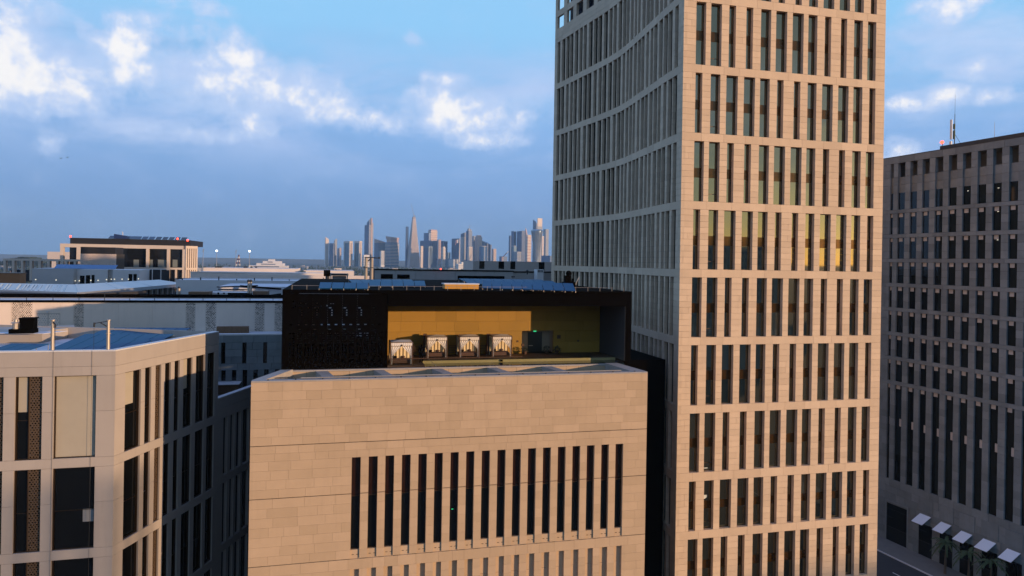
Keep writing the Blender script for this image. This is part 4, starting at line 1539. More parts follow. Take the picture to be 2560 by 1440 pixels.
# --- sand framed building with a black top storey
fr, q = front_frame(171, 609, 222)
sand = thing('sand_framed_building', 'sand coloured framed building with a black top storey and red roof lamps', 'building', (q.x, q.y, 0))
zt = q.z
UX = lambda x, y=640: fr.u_of(x, y)[0]
ux0, uxc = UX(150, 612), UX(458, 640)
zb2 = fr.u_of(420, 669)[1]
zb3 = fr.u_of(420, 674)[1]
Zt2 = fr.u_of(300, 617)[1]
MB(fr).box(UX(171), uxc - 1.0, 1.0, 26, 0, zt - .3).build('glass_body', mat('dark curtain glass', (.010, .012, .016), .08, spec=.5), sand)
MB(fr).box(ux0, uxc, 0, 1.2, zt - 1.15, zt).build('top_beam', M_SAND, sand)
piece('lower_beam', M_SAND, fr, UX(300), uxc, 0, 1.2, zb3, zb2, sand)
for (a, b) in ((150, 158.5), (191, 201), (365, 372), (417, 424), (456, 463)):
    piece('frame_column', M_SAND, fr, UX(a), UX(b), .01, 1.19, 0, zt - 1.153, sand)
for (a, b) in ((438, 442),):
    piece('frame_column', M_SAND, fr, UX(a), UX(b), .01, 1.19, 0, zb3 - .003, sand)
# ribbed side that recedes to the right
frs = Frame(*(fr(UX(463), 0, 0).xy), T0 + radians(38))
lx1 = frs.u_of(489.5, 640)[0]
MB(frs).box(0, lx1, .25, 8, 0, zt - .05).build('side_wall', M_SAND, sand)
for k in range(6):
    u = lx1 * k / 5
    piece('rib', M_SAND, frs, u, u + .45, -.35, .24, 0, zt - .85, sand)
piece('side_beam', M_SAND, frs, .0, lx1 + .4, -.4, .23, zt - .84, zt + .02, sand)
piece('side_beam', M_SAND, frs, .0, lx1 + .4, -.42, .22, zb3, zb2, sand)
# black upper storey
zk = fr.u_of(175, 594)[1]
MB(fr).box(UX(171), UX(474, 600), 1.25, 24, zt + .01, zk).build('top_storey', mat('black cladding', (.012, .011, .012), .7), sand)
for (a, b) in ((332, 345), (373, 380), (393, 413), (430, 442)):
    c0 = slot(sand, fr, a, b, 649, 668, mat('grey curtain', (.16, .18, .17), .8), 'curtain', .9, .08)  # plain grey curtain pieces set in the openings
RS = 'rooftop solar panels of the sand framed building'
zz = zk + .05
for k, (a, b) in enumerate(((265, 281), (316, 348), (349, 365), (366, 382), (384, 399), (401, 415), (417, 431), (433, 446), (448, 463))):
    u0, u1 = UX(a, 590), UX(b, 590)
    MB(fr).slab((u0 + .1, 2, zz + .1), (u1 - .1, 2, zz + .1), (u1 - .1, 4.2, zz + .95), (u0 + .1, 4.2, zz + .95), .1).build('solar_panel', M_SOLARF if k > 3 else mat('far solar', (.02, .05, .1), .4), sand)
tk = thing('roof_tank', 'dark blue tapered roof tank with a bent vent pipe', 'tank', fr(UX(285), 3, zz))
a, b = UX(280, 590), UX(314, 590)
MB(fr).prism([(a, 2), (b, 2), (b, 5), (a, 5)], zz, [zz + 1.5, zz + .9, zz + .9, zz + 1.5]).build('tank_body', mat('blue cladding', (.015, .035, .12), .5), tk)
MB(fr).tube((UX(299), 3, zz + 1.0), (UX(299), 3, zz + 2.2), .12).tube((UX(299), 3, zz + 2.2), (UX(296.5), 3, zz + 2.2), .12).build('vent_pipe', M_COPE, tk)
for (x, y, l) in ((176, 591, 'red warning lamp at the left end of the black top storey'), (444, 597, 'red warning lamp among the roof panels of the sand framed building'), (469, 601, 'red warning lamp at the right end of the black top storey')):
    u, z = fr.u_of(x, y, 1.3)
    w_ = thing('warning_lamp', l, 'warning lamp', fr(u, 1.3, z - .6))
    MB(fr).ball((u, 1.3, z), .32).build('lamp', M_RED, w_)
    MB(fr).tube((u, 1.3, z - 1.0), (u, 1.3, z - .3), .08).build('stem', M_DKSTEEL, w_)
# lattice block in front of it
fr, q = front_frame(201, 634, 200)
lat = thing('lattice_block', 'cream lattice clad rooftop block with a black band above', 'building', (q.x, q.y, 0))
uc, ue = fr.u_of(253, 640)[0], fr.u_of(291, 640)[0]
M_LAT = mat('cream lattice', (.62, .50, .42), .85)
perforated(fr, 0, uc, q.z - 6, q.z, 0, .36, .55, M_LAT, 'lattice_panel', lat, 3, .12, .5)
perforated(fr, uc + .02, ue, q.z - 6, q.z, -.02, .36, .5, M_LAT, 'lattice_panel', lat, 4, .12, .5)
MB(fr).box(0, ue, .5, 8, 0, q.z).build('wall_core', M_CORE, lat)
MB(fr).box(0, fr.u_of(288, 626)[0], .1, 8, q.z + .01, fr.u_of(201, 617)[1]).build('black_band', mat('black cladding', (.012, .011, .012), .7), lat)
# pergola to the right of the white block
fr, q = front_frame(352, 672, 158)
pg = thing('white_pergola', 'thin white steel pergola beside the white rooftop block', 'pergola', (q.x, q.y, q.z - 5))
for x in (357, 380.5, 402):
    u = fr.u_of(x, 690)[0]
    piece('post', M_WHITE, fr, u - .07, u + .07, 0, .14, q.z - 5, q.z - .12, pg)
MB(fr).box(0, fr.u_of(416, 673)[0], 0, .16, q.z - .12, q.z).build('beam', M_WHITE, pg)
MB(fr).box(0, fr.u_of(416, 673)[0], 3, 3.2, q.z - 5, q.z - .3).build('rear_wall', mat('dark recess wall', (.03, .03, .034), .9), pg)

# --- pale flat roofed buildings
t, fr, u1, zt = gbox('long_cream_block', 'long cream flat roofed block, upper and furthest of the pale blocks', 'building', 509, 744, 669, 235, M_PINKW, 20)
MB(fr).box(-1.5, u1, -2.2, -.01, zt - 2.6, zt - 2.2).build('ledge', M_PINKW, t)
for x in (535, 541, 547, 607, 612, 624, 636):
    slot(t, fr, x, x + 4.2, 666, 669.5, M_DKSTEEL, 'roof_unit', 2, 2)
t, fr, u1, zt = gbox('small_cream_block', 'short cream flat roofed block right of the long cream block', 'building', 764, 885, 676, 240, M_PINKW, 20)
t, fr, u1, zt = gbox('wide_pale_block', 'wide pale block with a blank sunlit wall below the long cream block', 'building', 476, 830, 681, 195, M_PINKW, 20)
MB(fr).box(-.1, u1 + .1, -.1, .3, zt + .003, zt + .25).build('coping', M_COPE, t)
MB(fr).box(fr.u_of(620, 690)[0], u1 + 22, -1.6, -.02, 0, zt - .4).build('bright_bay', M_PINKW, t)
t, fr, u1, zt = gbox('grey_parapet_block', 'long pale grey parapet wall in shade behind the black roof edges', 'building', 440, 960, 699.5, 135, M_WHITE, 14)
for k in range(12):
    u = u1 * (k + .3) / 12
    piece('roof_anchor', M_DKSTEEL, fr, u, u + .18, .1, .3, zt, zt + .3 + .2 * (k % 3), t)
MB(fr).box(0, u1, .35, .6, zt + .25, zt + .31).build('cable', M_DKSTEEL, t)

# --- crossing black roof edges
t, fr, u1, zt = gbox('black_edged_roof', 'low white roof with crossing black edges left of the pavilion', 'roof', 545, 720, 716, 112, M_ROOF, 14, z0=30)
for (x0, y0, x1, y1, w) in ((542, 717.5, 645, 714, .18), (600, 715, 703, 722.5, .3), (545, 723, 620, 724, .15), (560, 741, 622, 733, .3), (625, 745, 703, 735, .25)):
    a, b = fr.u_of(x0, y0, -.6), fr.u_of(x1, y1, -.6)
    MB(fr).tube((a[0], -.6, a[1]), (b[0], -.6, b[1]), w * .55).build('black_edge', M_BLACK, t)
t2, fr2, u2, zt2 = gbox('louvre_plant', 'brown louvred plant box between black roof edges, behind the long white building', 'plant box', 471, 523, 729.5, 101, M_BROWN, 3, z0=36)
t2, fr2, u2, zt2 = gbox('louvre_plant', 'brown louvred plant box at the foot of the twin flue', 'plant box', 632, 669, 728, 103, M_BROWN, 3, z0=36)
t2, fr2, u2, zt2 = gbox('white_hut', 'small white roof hut with two dark openings near the twin flue', 'hut', 523, 620, 731, 104, M_WHITE, 3, z0=36)
slot(t2, fr2, 543.5, 548, 731, 735.5, M_BLACK, 'opening')
slot(t2, fr2, 558, 562, 731.5, 735, M_BLACK, 'opening')
slot(t2, fr2, 569.5, 630, 732, 737, M_BLACK, 'opening', -.02, .01)


def poles(name, label, cat, xs, yt, yb, d, r, head=None, m=M_STEEL):
    fr, q = front_frame(xs[0], yb, d)
    t = thing(name, label, cat, (q.x, q.y, q.z))
    for i, x in enumerate(xs):
        u = fr.u_of(x, yb)[0]
        MB(fr).tube((u, 0, q.z), (u, 0, fr.u_of(x, yt)[1]), r, r * .9, 10).build('pole', m, t)
        if head:
            u2 = fr.u_of(x, yt)
            MB(fr).ball((u2[0], 0, u2[1] + head * .4), head).build('cowl', M_DKSTEEL, t)
    return t, fr, q


poles('twin_flue', 'pair of steel flues with round black cowls left of the pavilion', 'flue', (621, 627), 704, 733, 102, .16, .22)
poles('mushroom_vent', 'grey roof vent pipe with a wide black cap', 'roof vent', (438,), 724, 739, 100, .17, .26, M_DKSTEEL)
poles('thin_vent', 'slender grey roof vent pipe beside the wide capped one', 'roof vent', (447,), 721, 739, 101, .24, .2)
t, fr, q = poles('roof_gantry', 'steel roof gantry of two poles with a top beam before the skyline', 'gantry', (914.5, 929), 645, 703, 98, .22)
z1 = fr.u_of(914, 644)[1]
ua, ub = fr.u_of(912, 644)[0], fr.u_of(931, 644)[0]
MB(fr).tube((ua, 0, z1), (ub + .4, 0, z1), .10).build('top_beam', M_DKSTEEL, t)
uj, zj = fr.u_of(947.5, 645)
MB(fr).tube((ua + .4, .1, fr.u_of(914, 653)[1]), (ub + .1, .1, z1 + .1), .09).build('brace', M_DKSTEEL, t)
MB(fr).tube((ub - .2, .1, z1 - .05), (uj, .1, zj), .07).build('jib', M_DKSTEEL, t)
MB(fr).box(uj - .1, uj + .15, 0, .25, zj - .12, zj + .16).build('jib_end', M_DKSTEEL, t)
MB(fr).box(ua - .15, ua + .35, -.2, .2, fr.u_of(914, 669)[1] - .06, fr.u_of(914, 669)[1] + .06).box(ub - .3, ub + .15, -.2, .2, fr.u_of(914, 669)[1] - .06, fr.u_of(914, 669)[1] + .06).build('collar', M_DKSTEEL, t)
# black headed mast and its frame
t, fr, q = poles('rooftop_mast', 'short thick roof mast with a black box head', 'mast', (818.5,), 690, 706, 104, .32, None, M_DKSTEEL)
u, z = fr.u_of(818, 687)
MB(fr).box(u - .5, u + .45, -.5, .5, z - .2, fr.u_of(818, 675)[1]).build('mast_head', M_BLACK, t)
t, fr, q = poles('equipment_frame', 'open steel frame with a dark canopy beside the black headed mast', 'frame', (827, 868), 686, 706, 107, .1)
MB(fr).box(-.3, fr.u_of(871, 690)[0], 0, 2.5, fr.u_of(840, 689)[1], fr.u_of(840, 684)[1]).build('canopy', M_DKSTEEL, t)
MB(fr).box(.2, fr.u_of(866, 690)[0], 1.2, 1.3, q.z, fr.u_of(840, 690)[1]).build('rear_panel', mat('grey panel', (.3, .3, .3), .7), t)

# --- grey flat building with black slots, behind the pavilion
fr, q = front_frame(937, 675, 122)
gb = thing('slotted_grey_building', 'flat grey building with black horizontal wall slots behind the pavilion', 'building', (q.x, q.y, 0))
M_GREYP = mat('grey wall panel', (.40, .375, .35), .85, grain=.04, gscale=.4, stain=.15)
u1 = fr.u_of(1283, 690)[0]
n = 7
for k in range(n):
    piece('wall_panel', M_GREYP, fr, u1 * k / n + .015, u1 * (k + 1) / n - .015, 0, .4, 30, q.z - .02, gb)
MB(fr).box(0, u1, .42, 20, 0, q.z - .05).build('wall_core', M_CORE, gb)
MB(fr).box(-.1, u1 + .05, -.08, .5, q.z - .01, q.z + .22).build('black_coping', M_BLACK, gb)
frs = Frame(*(fr(u1, 0, 0).xy), T0 + radians(24))
lx1 = frs.u_of(1400, 692)[0]
MB(frs).box(0.02, lx1, 0, 10, 0, q.z - .15).build('side_wall', M_GREYP, gb)
MB(frs).box(0.02, lx1, -.08, .4, q.z - .14, q.z + .08).build('black_coping', M_BLACK, gb)
slot(gb, frs, 1279, 1282, 690.5, 693.5, M_BLACK, 'opening')
slot(gb, frs, 1283.5, 1286.5, 690.5, 693.5, M_BLACK, 'opening')
for (a, b, c_, d_) in ((952, 982, 685, 697), (993, 1024, 686, 697), (1144, 1261, 689, 706)):
    slot(gb, fr, a, b, c_, d_, M_BLACK, 'wall_slot', -.03)
t, fr, u1, zt = gbox('upper_grey_block', 'grey upper storey block with four black window openings before the skyline', 'building', 1183, 1395, 652, 150, mat('grey beige wall', (.45, .40, .35), .85, grain=.05, gscale=.3), 12)
for (a, b, c_, d_) in ((1198.5, 1211, 653, 672), (1246.5, 1260, 653.5, 672), (1276, 1288, 653.5, 673), (1347, 1361, 655.5, 676)):
    slot(t, fr, a, b, c_, d_, M_GLASS, 'window', -.02)
t, fr, u1, zt = gbox('cooling_unit', 'pale boxy cooling unit at the foot of the upper grey block', 'cooling unit', 1343, 1359, 673.5, 128, M_COPE, 2, z0=41)
for k in range(4):
    slot(t, fr, 1345 + k * 3.3, 1347 + k * 3.3, 675, 681, M_DKSTEEL, 'grille')
t, fr, q = poles('ball_vent', 'black ball topped roof vent before the upper grey block', 'roof vent', (1318,), 679, 686, 124, .12, .26, M_DKSTEEL)
# --- things on the pavilion roof
p_ = on_z(1112, 723.5, ZR)
fo = Frame(p_.x, p_.y, T0)
oc = thing('ochre_crate', 'long ochre yellow crate with a white lid on the pavilion roof', 'crate', (p_.x, p_.y, ZR))
uo = fo.u_of(1197, 718)[0]
zt = fo.u_of(1112, 711)[1]
for k in range(3):
    piece('crate_panel', M_ORANGE, fo, uo * k / 3 + .01, uo * (k + 1) / 3 - .01, 0, 1.6, ZR + .05, zt, oc)
piece('lid', M_COPE, fo, -.1, uo + .05, -.08, 1.7, zt + .003, zt + .1, oc)
p_ = on_z(1428, 727, ZR)
fo = Frame(p_.x, p_.y, T0)
pk = thing('roof_pump', 'cluster of black pipework and fans on the pavilion roof against the tower', 'roof plant', (p_.x, p_.y, ZR))
zt = fo.u_of(1428, 684)[1]
MB(fo).box(-.75, .45, 0, .8, ZR + .003, ZR + .9).build('plant_base', M_BLACK, pk)
MB(fo).box(-.6, .0, .1, .6, ZR + .903, zt - .2).build('plant_body', M_BLACK, pk)
MB(fo).tube((.2, .3, ZR + .9), (.25, .3, zt - .5), .12).build('pipe', M_BLACK, pk)
MB(fo).ball((-.2, .3, zt), .3).build('fan_cowl', M_BLACK, pk)
MB(fo).tube((.45, .1, ZR + .6), (.85, .1, ZR + 1.4), .05).build('pipe', M_STEEL, pk)
ra = thing('roof_edge_rail', 'low cable rail of short steel posts along the pavilion roof edge', 'railing', FP(4, .2, ZR))
for k in range(26):
    u = .8 + (UP - 1.6) * k / 25
    MB(FP).tube((u, .2, ZR + .002), (u, .2, ZR + .42), .025, .025, 5).build('rail_post', M_STEEL, ra)
MB(FP).tube((.8, .2, ZR + .36), (UP - .8, .2, ZR + .36), .014, .014, 4).build('cable', M_STEEL, ra)


# ================================================================ terrace furniture and the attendant
def make_cabana():
    t = thing('cabana', 'x', 'cabana', (0, 0, 0), 'curtained cabanas on the terrace')
    w, d, h = 2.05, 1.9, 2.12
    for (x, y) in ((0, 0), (w, 0), (w, d), (0, d)):
        MB().box(x - .045, x + .045, y - .045, y + .045, 0, h).build('post', M_WOOD, t)
    fm = MB()
    for z in (h, h - .34):
        fm.box(.046, w - .046, -.04, .04, z - .035, z + .035)
    fm.box(.046, w - .046, d - .04, d + .04, h - .035, h + .035)
    fm.box(-.04, .04, .046, d - .046, h - .035, h + .035).box(w - .04, w + .04, .046, d - .046, h - .035, h + .035)
    fm.build('top_frame', M_WOOD, t)
    # canopy: shallow pyramid of cloth
    cp = MB()
    ap = (w / 2, d / 2, h + .16)
    q = [(.05, .05, h + .04), (w - .05, .05, h + .04), (w - .05, d - .05, h + .04), (.05, d - .05, h + .04)]
    for k in range(4):
        cp.poly([q[k], q[(k + 1) % 4], ap])
    cp.build('canopy', M_CLOTH, t)

    def sheet(name, f, nu, nv, m, th=.0):
        mb = MB()
        for j in range(nv + 1):
            for i in range(nu + 1):
                mb.v.append(Vector(f(i / nu, j / nv)))
        for j in range(nv):
            for i in range(nu):
                a = j * (nu + 1) + i
                mb.f.append((a, a + 1, a + nu + 2, a + nu + 1))
        o = mb.build(name, m, t, smooth=True)
        return o
    sheet('valance', lambda a, b: (.05 + a * (w - .1), -.05 + .015 * sin(a * 60), h - .04 - b * .30), 40, 2, M_CLOTH)
    for sg in (0, 1):
        def tie(a, b, sg=sg):
            # gathered from the middle of the top to the post at mid height, then hanging down
            z = h - .36 - b * (h - .40)
            spread = (1.0 - b / .55) if b < .55 else 0.0
            wid = .11 + .86 * max(0.0, spread) ** 1.15
            x = a * wid
            y = .02 + .035 * sin(a * 24 + b * 2)
            return ((.07 + x) if sg == 0 else (w - .07 - x), y, z)
        sheet('curtain', tie, 22, 14, M_CLOTH)
    sheet('back_curtain', lambda a, b: (.1 + a * (w - .2), 1.45 + .05 * sin(a * 34), h - .05 - b * (h - .5)), 44, 3, M_CLOTH2)
    sheet('side_curtain', lambda a, b: (.02 + .03 * sin(a * 22), d - .5 + a * .45, h - .05 - b * (h - .12)), 24, 3, M_CLOTH2)
    bd = MB().box(.18, w - .18, .25, d - .2, .12, .34).build('daybed', M_WOOD, t)
    MB().box(.2, w - .2, .27, d - .22, .343, .46).build('mattress', mat('brown cushion', (.10, .05, .035), .9), t)
    MB().ball((.55, d - .5, .56), .2, 8, 6, .6).build('pillow', mat('brown cushion', (.10, .05, .035), .9), t)
    MB().ball((1.3, d - .5, .56), .2, 8, 6, .6).build('pillow', mat('brown cushion', (.10, .05, .035), .9), t)
    MB().tube((w / 2, -.07, h - .2), (w / 2, -.07, h - .36), .03).ball((w / 2, -.07, h - .28), .09).build('lantern', M_WOOD, t)
    return t


cab = make_cabana()
labs = ['nearest curtained cabana, at the left end of the terrace by the black screen', 'curtained cabana right of the standing attendant', 'curtained cabana in the middle of the back wall', 'curtained cabana furthest right, nearest the terrace door']
for k, (px, py) in enumerate(((976, 915), (1067, 897.5), (1148.5, 897.5), (1230.5, 897.5))):
    v = .35 if k == 0 else VB - 2.5
    o = cab if k == 0 else copy_tree(cab)
    u = FP.u_of(px, py, v)[0]
    o.location = FP(u, v, ZD)
    o.rotation_euler = (0, 0, T0)
    o['label'] = labs[k]
# low shrubs by the door
M_SHRUB = mat('terrace shrub', (.03, .035, .02), .8)
for px, r_, l in ((1312, .45, 'dark round shrub at the left of the terrace door'), (1366, .5, 'dark round shrub at the right of the terrace door'), (1392, .5, 'low dark shrub right of the door alcove')):
    u = FP.u_of(px, 892, VB - .7)[0]
    sh = thing('potted_shrub', l, 'shrub', FP(u, VB - .7, ZD))
    mb = MB(FP)
    rs = random.Random(int(px))
    for k in range(160):
        th, ph, rr_ = rs.uniform(0, 2 * pi), rs.uniform(-.4, 1.4), r_ * rs.uniform(.5, 1.05)
        c0 = (u + rr_ * cos(th) * cos(ph), VB - .7 + .6 * rr_ * sin(th) * cos(ph), ZD + .35 + rr_ * sin(ph))
        e = .09
        mb.poly([(c0[0] + rs.uniform(-e, e), c0[1] + rs.uniform(-e, e), c0[2] + rs.uniform(-e, e)) for _ in range(3)])
    mb.build('foliage', M_SHRUB, sh)
    MB(FP).tube((u, VB - .7, ZD + .002), (u, VB - .7, ZD + .35), .18, .24, 10).build('pot', M_WOOD, sh)
# horizontal slatted screens between the cabanas
for k, px in enumerate((1040, 1131, 1206)):
    u = FP.u_of(px, 890, VB - .35)[0]
    sc = thing('slatted_screen', ['low slatted screen behind the attendant', 'low slatted screen between the second and third cabana', 'low slatted screen between the third and last cabana'][k], 'screen', FP(u, VB - .35, ZD))
    for j in range(5):
        piece('slat', M_WOOD, FP, u - .35, u + .35, VB - .36, VB - .33, ZD + .25 + j * .17, ZD + .30 + j * .17, sc)
    for s_ in (-.36, .36):
        piece('screen_post', M_WOOD, FP, u + s_ - .03, u + s_ + .03, VB - .37, VB - .32, ZD, ZD + 1.05, sc)


def person(label, fr, u, v, z, face):
    root = fr(u, v, z)
    t = thing('person', label, 'person', root)
    me = bpy.data.meshes.new('body')
    H = 1.76
    J = {'pelvis': (0, 0, .95), 'waist': (0, .01, 1.10), 'chest': (0, 0, 1.32), 'neck': (0, 0, 1.50), 'head': (0, -.02, 1.60), 'crown': (0, -.01, 1.71),
         'shl': (-.19, 0, 1.43), 'ell': (-.27, .02, 1.16), 'wrl': (-.20, -.14, .98), 'hal': (-.14, -.20, .96),
         'shr': (.19, 0, 1.43), 'elr': (.27, .02, 1.16), 'wrr': (.18, -.16, 1.0), 'har': (.11, -.21, .99),
         'hil': (-.09, 0, .90), 'knl': (-.11, -.02, .50), 'anl': (-.12, .02, .09), 'tol': (-.13, -.14, .04),
         'hir': (.09, 0, .90), 'knr': (.11, -.01, .50), 'anr': (.13, .03, .09), 'tor': (.14, -.13, .04)}
    R = {'pelvis': .15, 'waist': .135, 'chest': .165, 'neck': .058, 'head': .092, 'crown': .07, 'shl': .075, 'ell': .05, 'wrl': .036, 'hal': .04, 'shr': .075, 'elr': .05, 'wrr': .036, 'har': .04,
         'hil': .10, 'knl': .066, 'anl': .045, 'tol': .04, 'hir': .10, 'knr': .066, 'anr': .045, 'tor': .04}
    names = list(J)
    E = [('pelvis', 'waist'), ('waist', 'chest'), ('chest', 'neck'), ('neck', 'head'), ('head', 'crown'), ('chest', 'shl'), ('shl', 'ell'), ('ell', 'wrl'), ('wrl', 'hal'),
         ('chest', 'shr'), ('shr', 'elr'), ('elr', 'wrr'), ('wrr', 'har'), ('pelvis', 'hil'), ('hil', 'knl'), ('knl', 'anl'), ('anl', 'tol'), ('pelvis', 'hir'), ('hir', 'knr'), ('knr', 'anr'), ('anr', 'tor')]
    me.from_pydata([J[n] for n in names], [(names.index(a), names.index(b)) for a, b in E], [])
    me.materials.append(M_SKIN)
    o = bpy.data.objects.new('body', me)
    COL.objects.link(o)
    o.parent = t
    md = o.modifiers.new('skin', 'SKIN')
    for i, n in enumerate(names):
        me.skin_vertices[0].data[i].radius = (R[n], R[n])
        me.skin_vertices[0].data[i].use_root = (n == 'pelvis')
    sb = o.modifiers.new('sub', 'SUBSURF')
    sb.levels = sb.render_levels = 2
    dg_ = bpy.context.evaluated_depsgraph_get()
    dg_.update()
    me2 = bpy.data.meshes.new_from_object(o.evaluated_get(dg_))
    o.modifiers.clear()
    o.data = me2
    me2.materials.clear()
    me2.materials.append(M_SKIN)
    for p_ in me2.polygons:
        p_.material_index = 0
        p_.use_smooth = True
    hd = MB()
    hd.ball((0, -.025, 1.64), .098, 12, 10, 1.2).build('face', M_FACE, None).parent = t
    hd2 = MB()
    hd2.ball((0, .005, 1.675), .105, 12, 10, 1.05).build('hair', M_BLACK, None).parent = t
    MB().box(-.16, .16, -.33, -.16, 1.0, 1.012).build('tray', M_COPE, None).parent = t
    t.rotation_euler = (0, 0, face)
    return t


u = FP.u_of(1053, 911, 1.5)[0]
person('standing attendant in dark clothes carrying a pale tray on the terrace', FP, u, 1.5, ZD, T0 + radians(200))
# pool cleaning pole leaning on the glass and a small dark bucket
u0, z0 = FP.u_of(1065, 898, 2.3)
u1, z1 = FP.u_of(1091, 920, .3)
pp = thing('pool_pole', 'thin pale pole slanting from the deck to the pool edge', 'pole', FP(u1, .3, 45 - 10.1))
MB(FP).tube((u0, 2.55, ZD + .45), (u1, .3, 45 - 10.1), .022, .022, 6).build('pole', M_STEEL, pp)
u0, _ = FP.u_of(1253, 909, 2.45)
bk = thing('pool_lamp', 'small dark box hanging on the pool edge', 'box', FP(u0, 2.38, ZD - .1))
MB(FP).box(u0 - .11, u0 + .11, 2.28, 2.415, ZD - .16, ZD + .02).build('box_body', M_BLACK, bk)

# ================================================================ the far skyline
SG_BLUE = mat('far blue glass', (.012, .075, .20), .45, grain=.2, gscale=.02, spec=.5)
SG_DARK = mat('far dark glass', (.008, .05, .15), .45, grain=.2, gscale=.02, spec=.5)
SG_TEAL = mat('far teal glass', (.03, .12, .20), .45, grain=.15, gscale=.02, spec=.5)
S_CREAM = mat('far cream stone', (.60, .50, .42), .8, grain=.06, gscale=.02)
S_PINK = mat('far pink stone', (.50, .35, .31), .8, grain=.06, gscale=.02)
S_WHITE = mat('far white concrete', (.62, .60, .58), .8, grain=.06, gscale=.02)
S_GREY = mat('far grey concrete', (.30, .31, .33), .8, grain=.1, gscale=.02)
SKG = 'towers of the far skyline'


class Sky:
    """one far tower: corner towards us, so a shaded left and a sunlit right face show"""
    def __init__(s, name, label, x0, x1, d, split=.55, cat='tower'):
        xm = x0 + (x1 - x0) * split
        p = at(xm, 655, d)
        s.d, s.x0, s.x1 = d, x0, x1
        k = d / FPX
        s.wl, s.wr = (xm - x0) * k, (x1 - xm) * k
        s.t = thing(name, label, cat, (p.x, p.y, 0), SKG)
        s.p = p
        a = radians(38)
        # right face runs back to the right, left face back to the left
        s.fr = Frame(p.x, p.y, a)
        s.R = max(s.wr / cos(a), 1.0)
        s.L = max(s.wl / sin(a), 1.0)

    def z(s, y, x=None):
        x = (s.x0 + s.x1) / 2 if x is None else x
        return at(x, y, s.d).z

    def body(s, yt, m, name='shaft', zb=0.0, ins=0.0, f0=0.0, f1=1.0, g1=1.0, part=True):
        z = s.z(yt)
        MB(s.fr).box(s.R * f0 + ins, s.R * f1 - ins, ins, s.L * g1 - ins, zb, z).build(name, m, s.t)
        return z

    def bands(s, y0, y1, n, m, out=.8, h=.45, left=True, name='floor_bands'):
        za, zb = s.z(y1), s.z(y0)
        mb = MB(s.fr)
        st = (zb - za) / n
        for k in range(n):
            mb.box(-out, s.R + out, -out, (s.L + out) if left else .5, za + k * st, za + k * st + st * h)
        mb.build(name, m, s.t, kind='stuff')

    def ribs(s, y0, y1, n, m, out=.8, w=.4, name='ribs', side='r'):
        za, zb = s.z(y1), s.z(y0)
        mb = MB(s.fr)
        L = s.R if side == 'r' else s.L
        st = L / n
        for k in range(n + 1):
            u = min(k * st, L - st * w)
            if side == 'r':
                mb.box(u, u + st * w, -out, .3, za, zb)
            else:
                mb.box(-out, .3, u, u + st * w, za, zb)
        mb.build(name, m, s.t, kind='stuff')

    def slope(s, ya, yb, ycut, m, name='crown'):
        """sloping crown: left roof height ya, right roof height yb, from ycut up"""
        z0 = s.z(ycut)
        MB(s.fr).prism([(0, 0), (s.R, 0), (s.R, s.L), (0, s.L)], z0, [(s.z(ya) + s.z(yb)) / 2, s.z(yb), (s.z(ya) + s.z(yb)) / 2, s.z(ya)]).build(name, m, s.t)


# left group
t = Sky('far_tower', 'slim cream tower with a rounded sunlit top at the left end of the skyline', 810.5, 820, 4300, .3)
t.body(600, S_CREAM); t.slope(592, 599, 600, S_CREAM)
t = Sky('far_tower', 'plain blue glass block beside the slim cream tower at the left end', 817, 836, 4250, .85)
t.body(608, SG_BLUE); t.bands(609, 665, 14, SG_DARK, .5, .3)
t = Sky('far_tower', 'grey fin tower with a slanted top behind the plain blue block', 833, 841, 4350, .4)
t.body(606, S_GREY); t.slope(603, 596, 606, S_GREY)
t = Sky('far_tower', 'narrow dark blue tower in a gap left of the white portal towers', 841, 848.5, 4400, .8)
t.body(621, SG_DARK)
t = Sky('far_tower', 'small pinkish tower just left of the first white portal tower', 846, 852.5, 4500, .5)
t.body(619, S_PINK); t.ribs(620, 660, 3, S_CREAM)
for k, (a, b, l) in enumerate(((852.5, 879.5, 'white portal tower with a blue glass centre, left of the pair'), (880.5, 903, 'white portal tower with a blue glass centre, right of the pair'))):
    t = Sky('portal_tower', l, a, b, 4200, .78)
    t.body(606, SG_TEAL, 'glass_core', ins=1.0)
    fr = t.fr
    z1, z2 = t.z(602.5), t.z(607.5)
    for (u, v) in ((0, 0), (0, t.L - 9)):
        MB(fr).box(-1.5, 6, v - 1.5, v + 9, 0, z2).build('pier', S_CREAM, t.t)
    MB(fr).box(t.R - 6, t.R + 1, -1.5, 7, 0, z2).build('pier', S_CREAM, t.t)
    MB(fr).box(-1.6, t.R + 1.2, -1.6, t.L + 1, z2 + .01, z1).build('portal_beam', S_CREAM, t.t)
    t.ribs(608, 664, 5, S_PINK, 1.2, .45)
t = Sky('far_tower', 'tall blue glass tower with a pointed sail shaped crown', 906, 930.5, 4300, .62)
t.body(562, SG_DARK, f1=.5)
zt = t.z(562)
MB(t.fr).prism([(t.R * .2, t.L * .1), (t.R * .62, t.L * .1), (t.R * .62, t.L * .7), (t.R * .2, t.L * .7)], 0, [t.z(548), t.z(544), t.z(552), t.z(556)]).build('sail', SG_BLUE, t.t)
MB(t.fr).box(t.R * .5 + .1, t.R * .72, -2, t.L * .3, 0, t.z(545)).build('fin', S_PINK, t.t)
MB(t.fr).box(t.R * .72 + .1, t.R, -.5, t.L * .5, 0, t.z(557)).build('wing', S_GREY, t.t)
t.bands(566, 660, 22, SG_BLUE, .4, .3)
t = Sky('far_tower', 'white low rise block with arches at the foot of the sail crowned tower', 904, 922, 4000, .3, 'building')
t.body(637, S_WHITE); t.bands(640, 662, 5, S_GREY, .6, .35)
t = Sky('far_tower', 'blue tower with a pink sloping roof right of the sail crowned tower', 931, 961, 4400, .5)
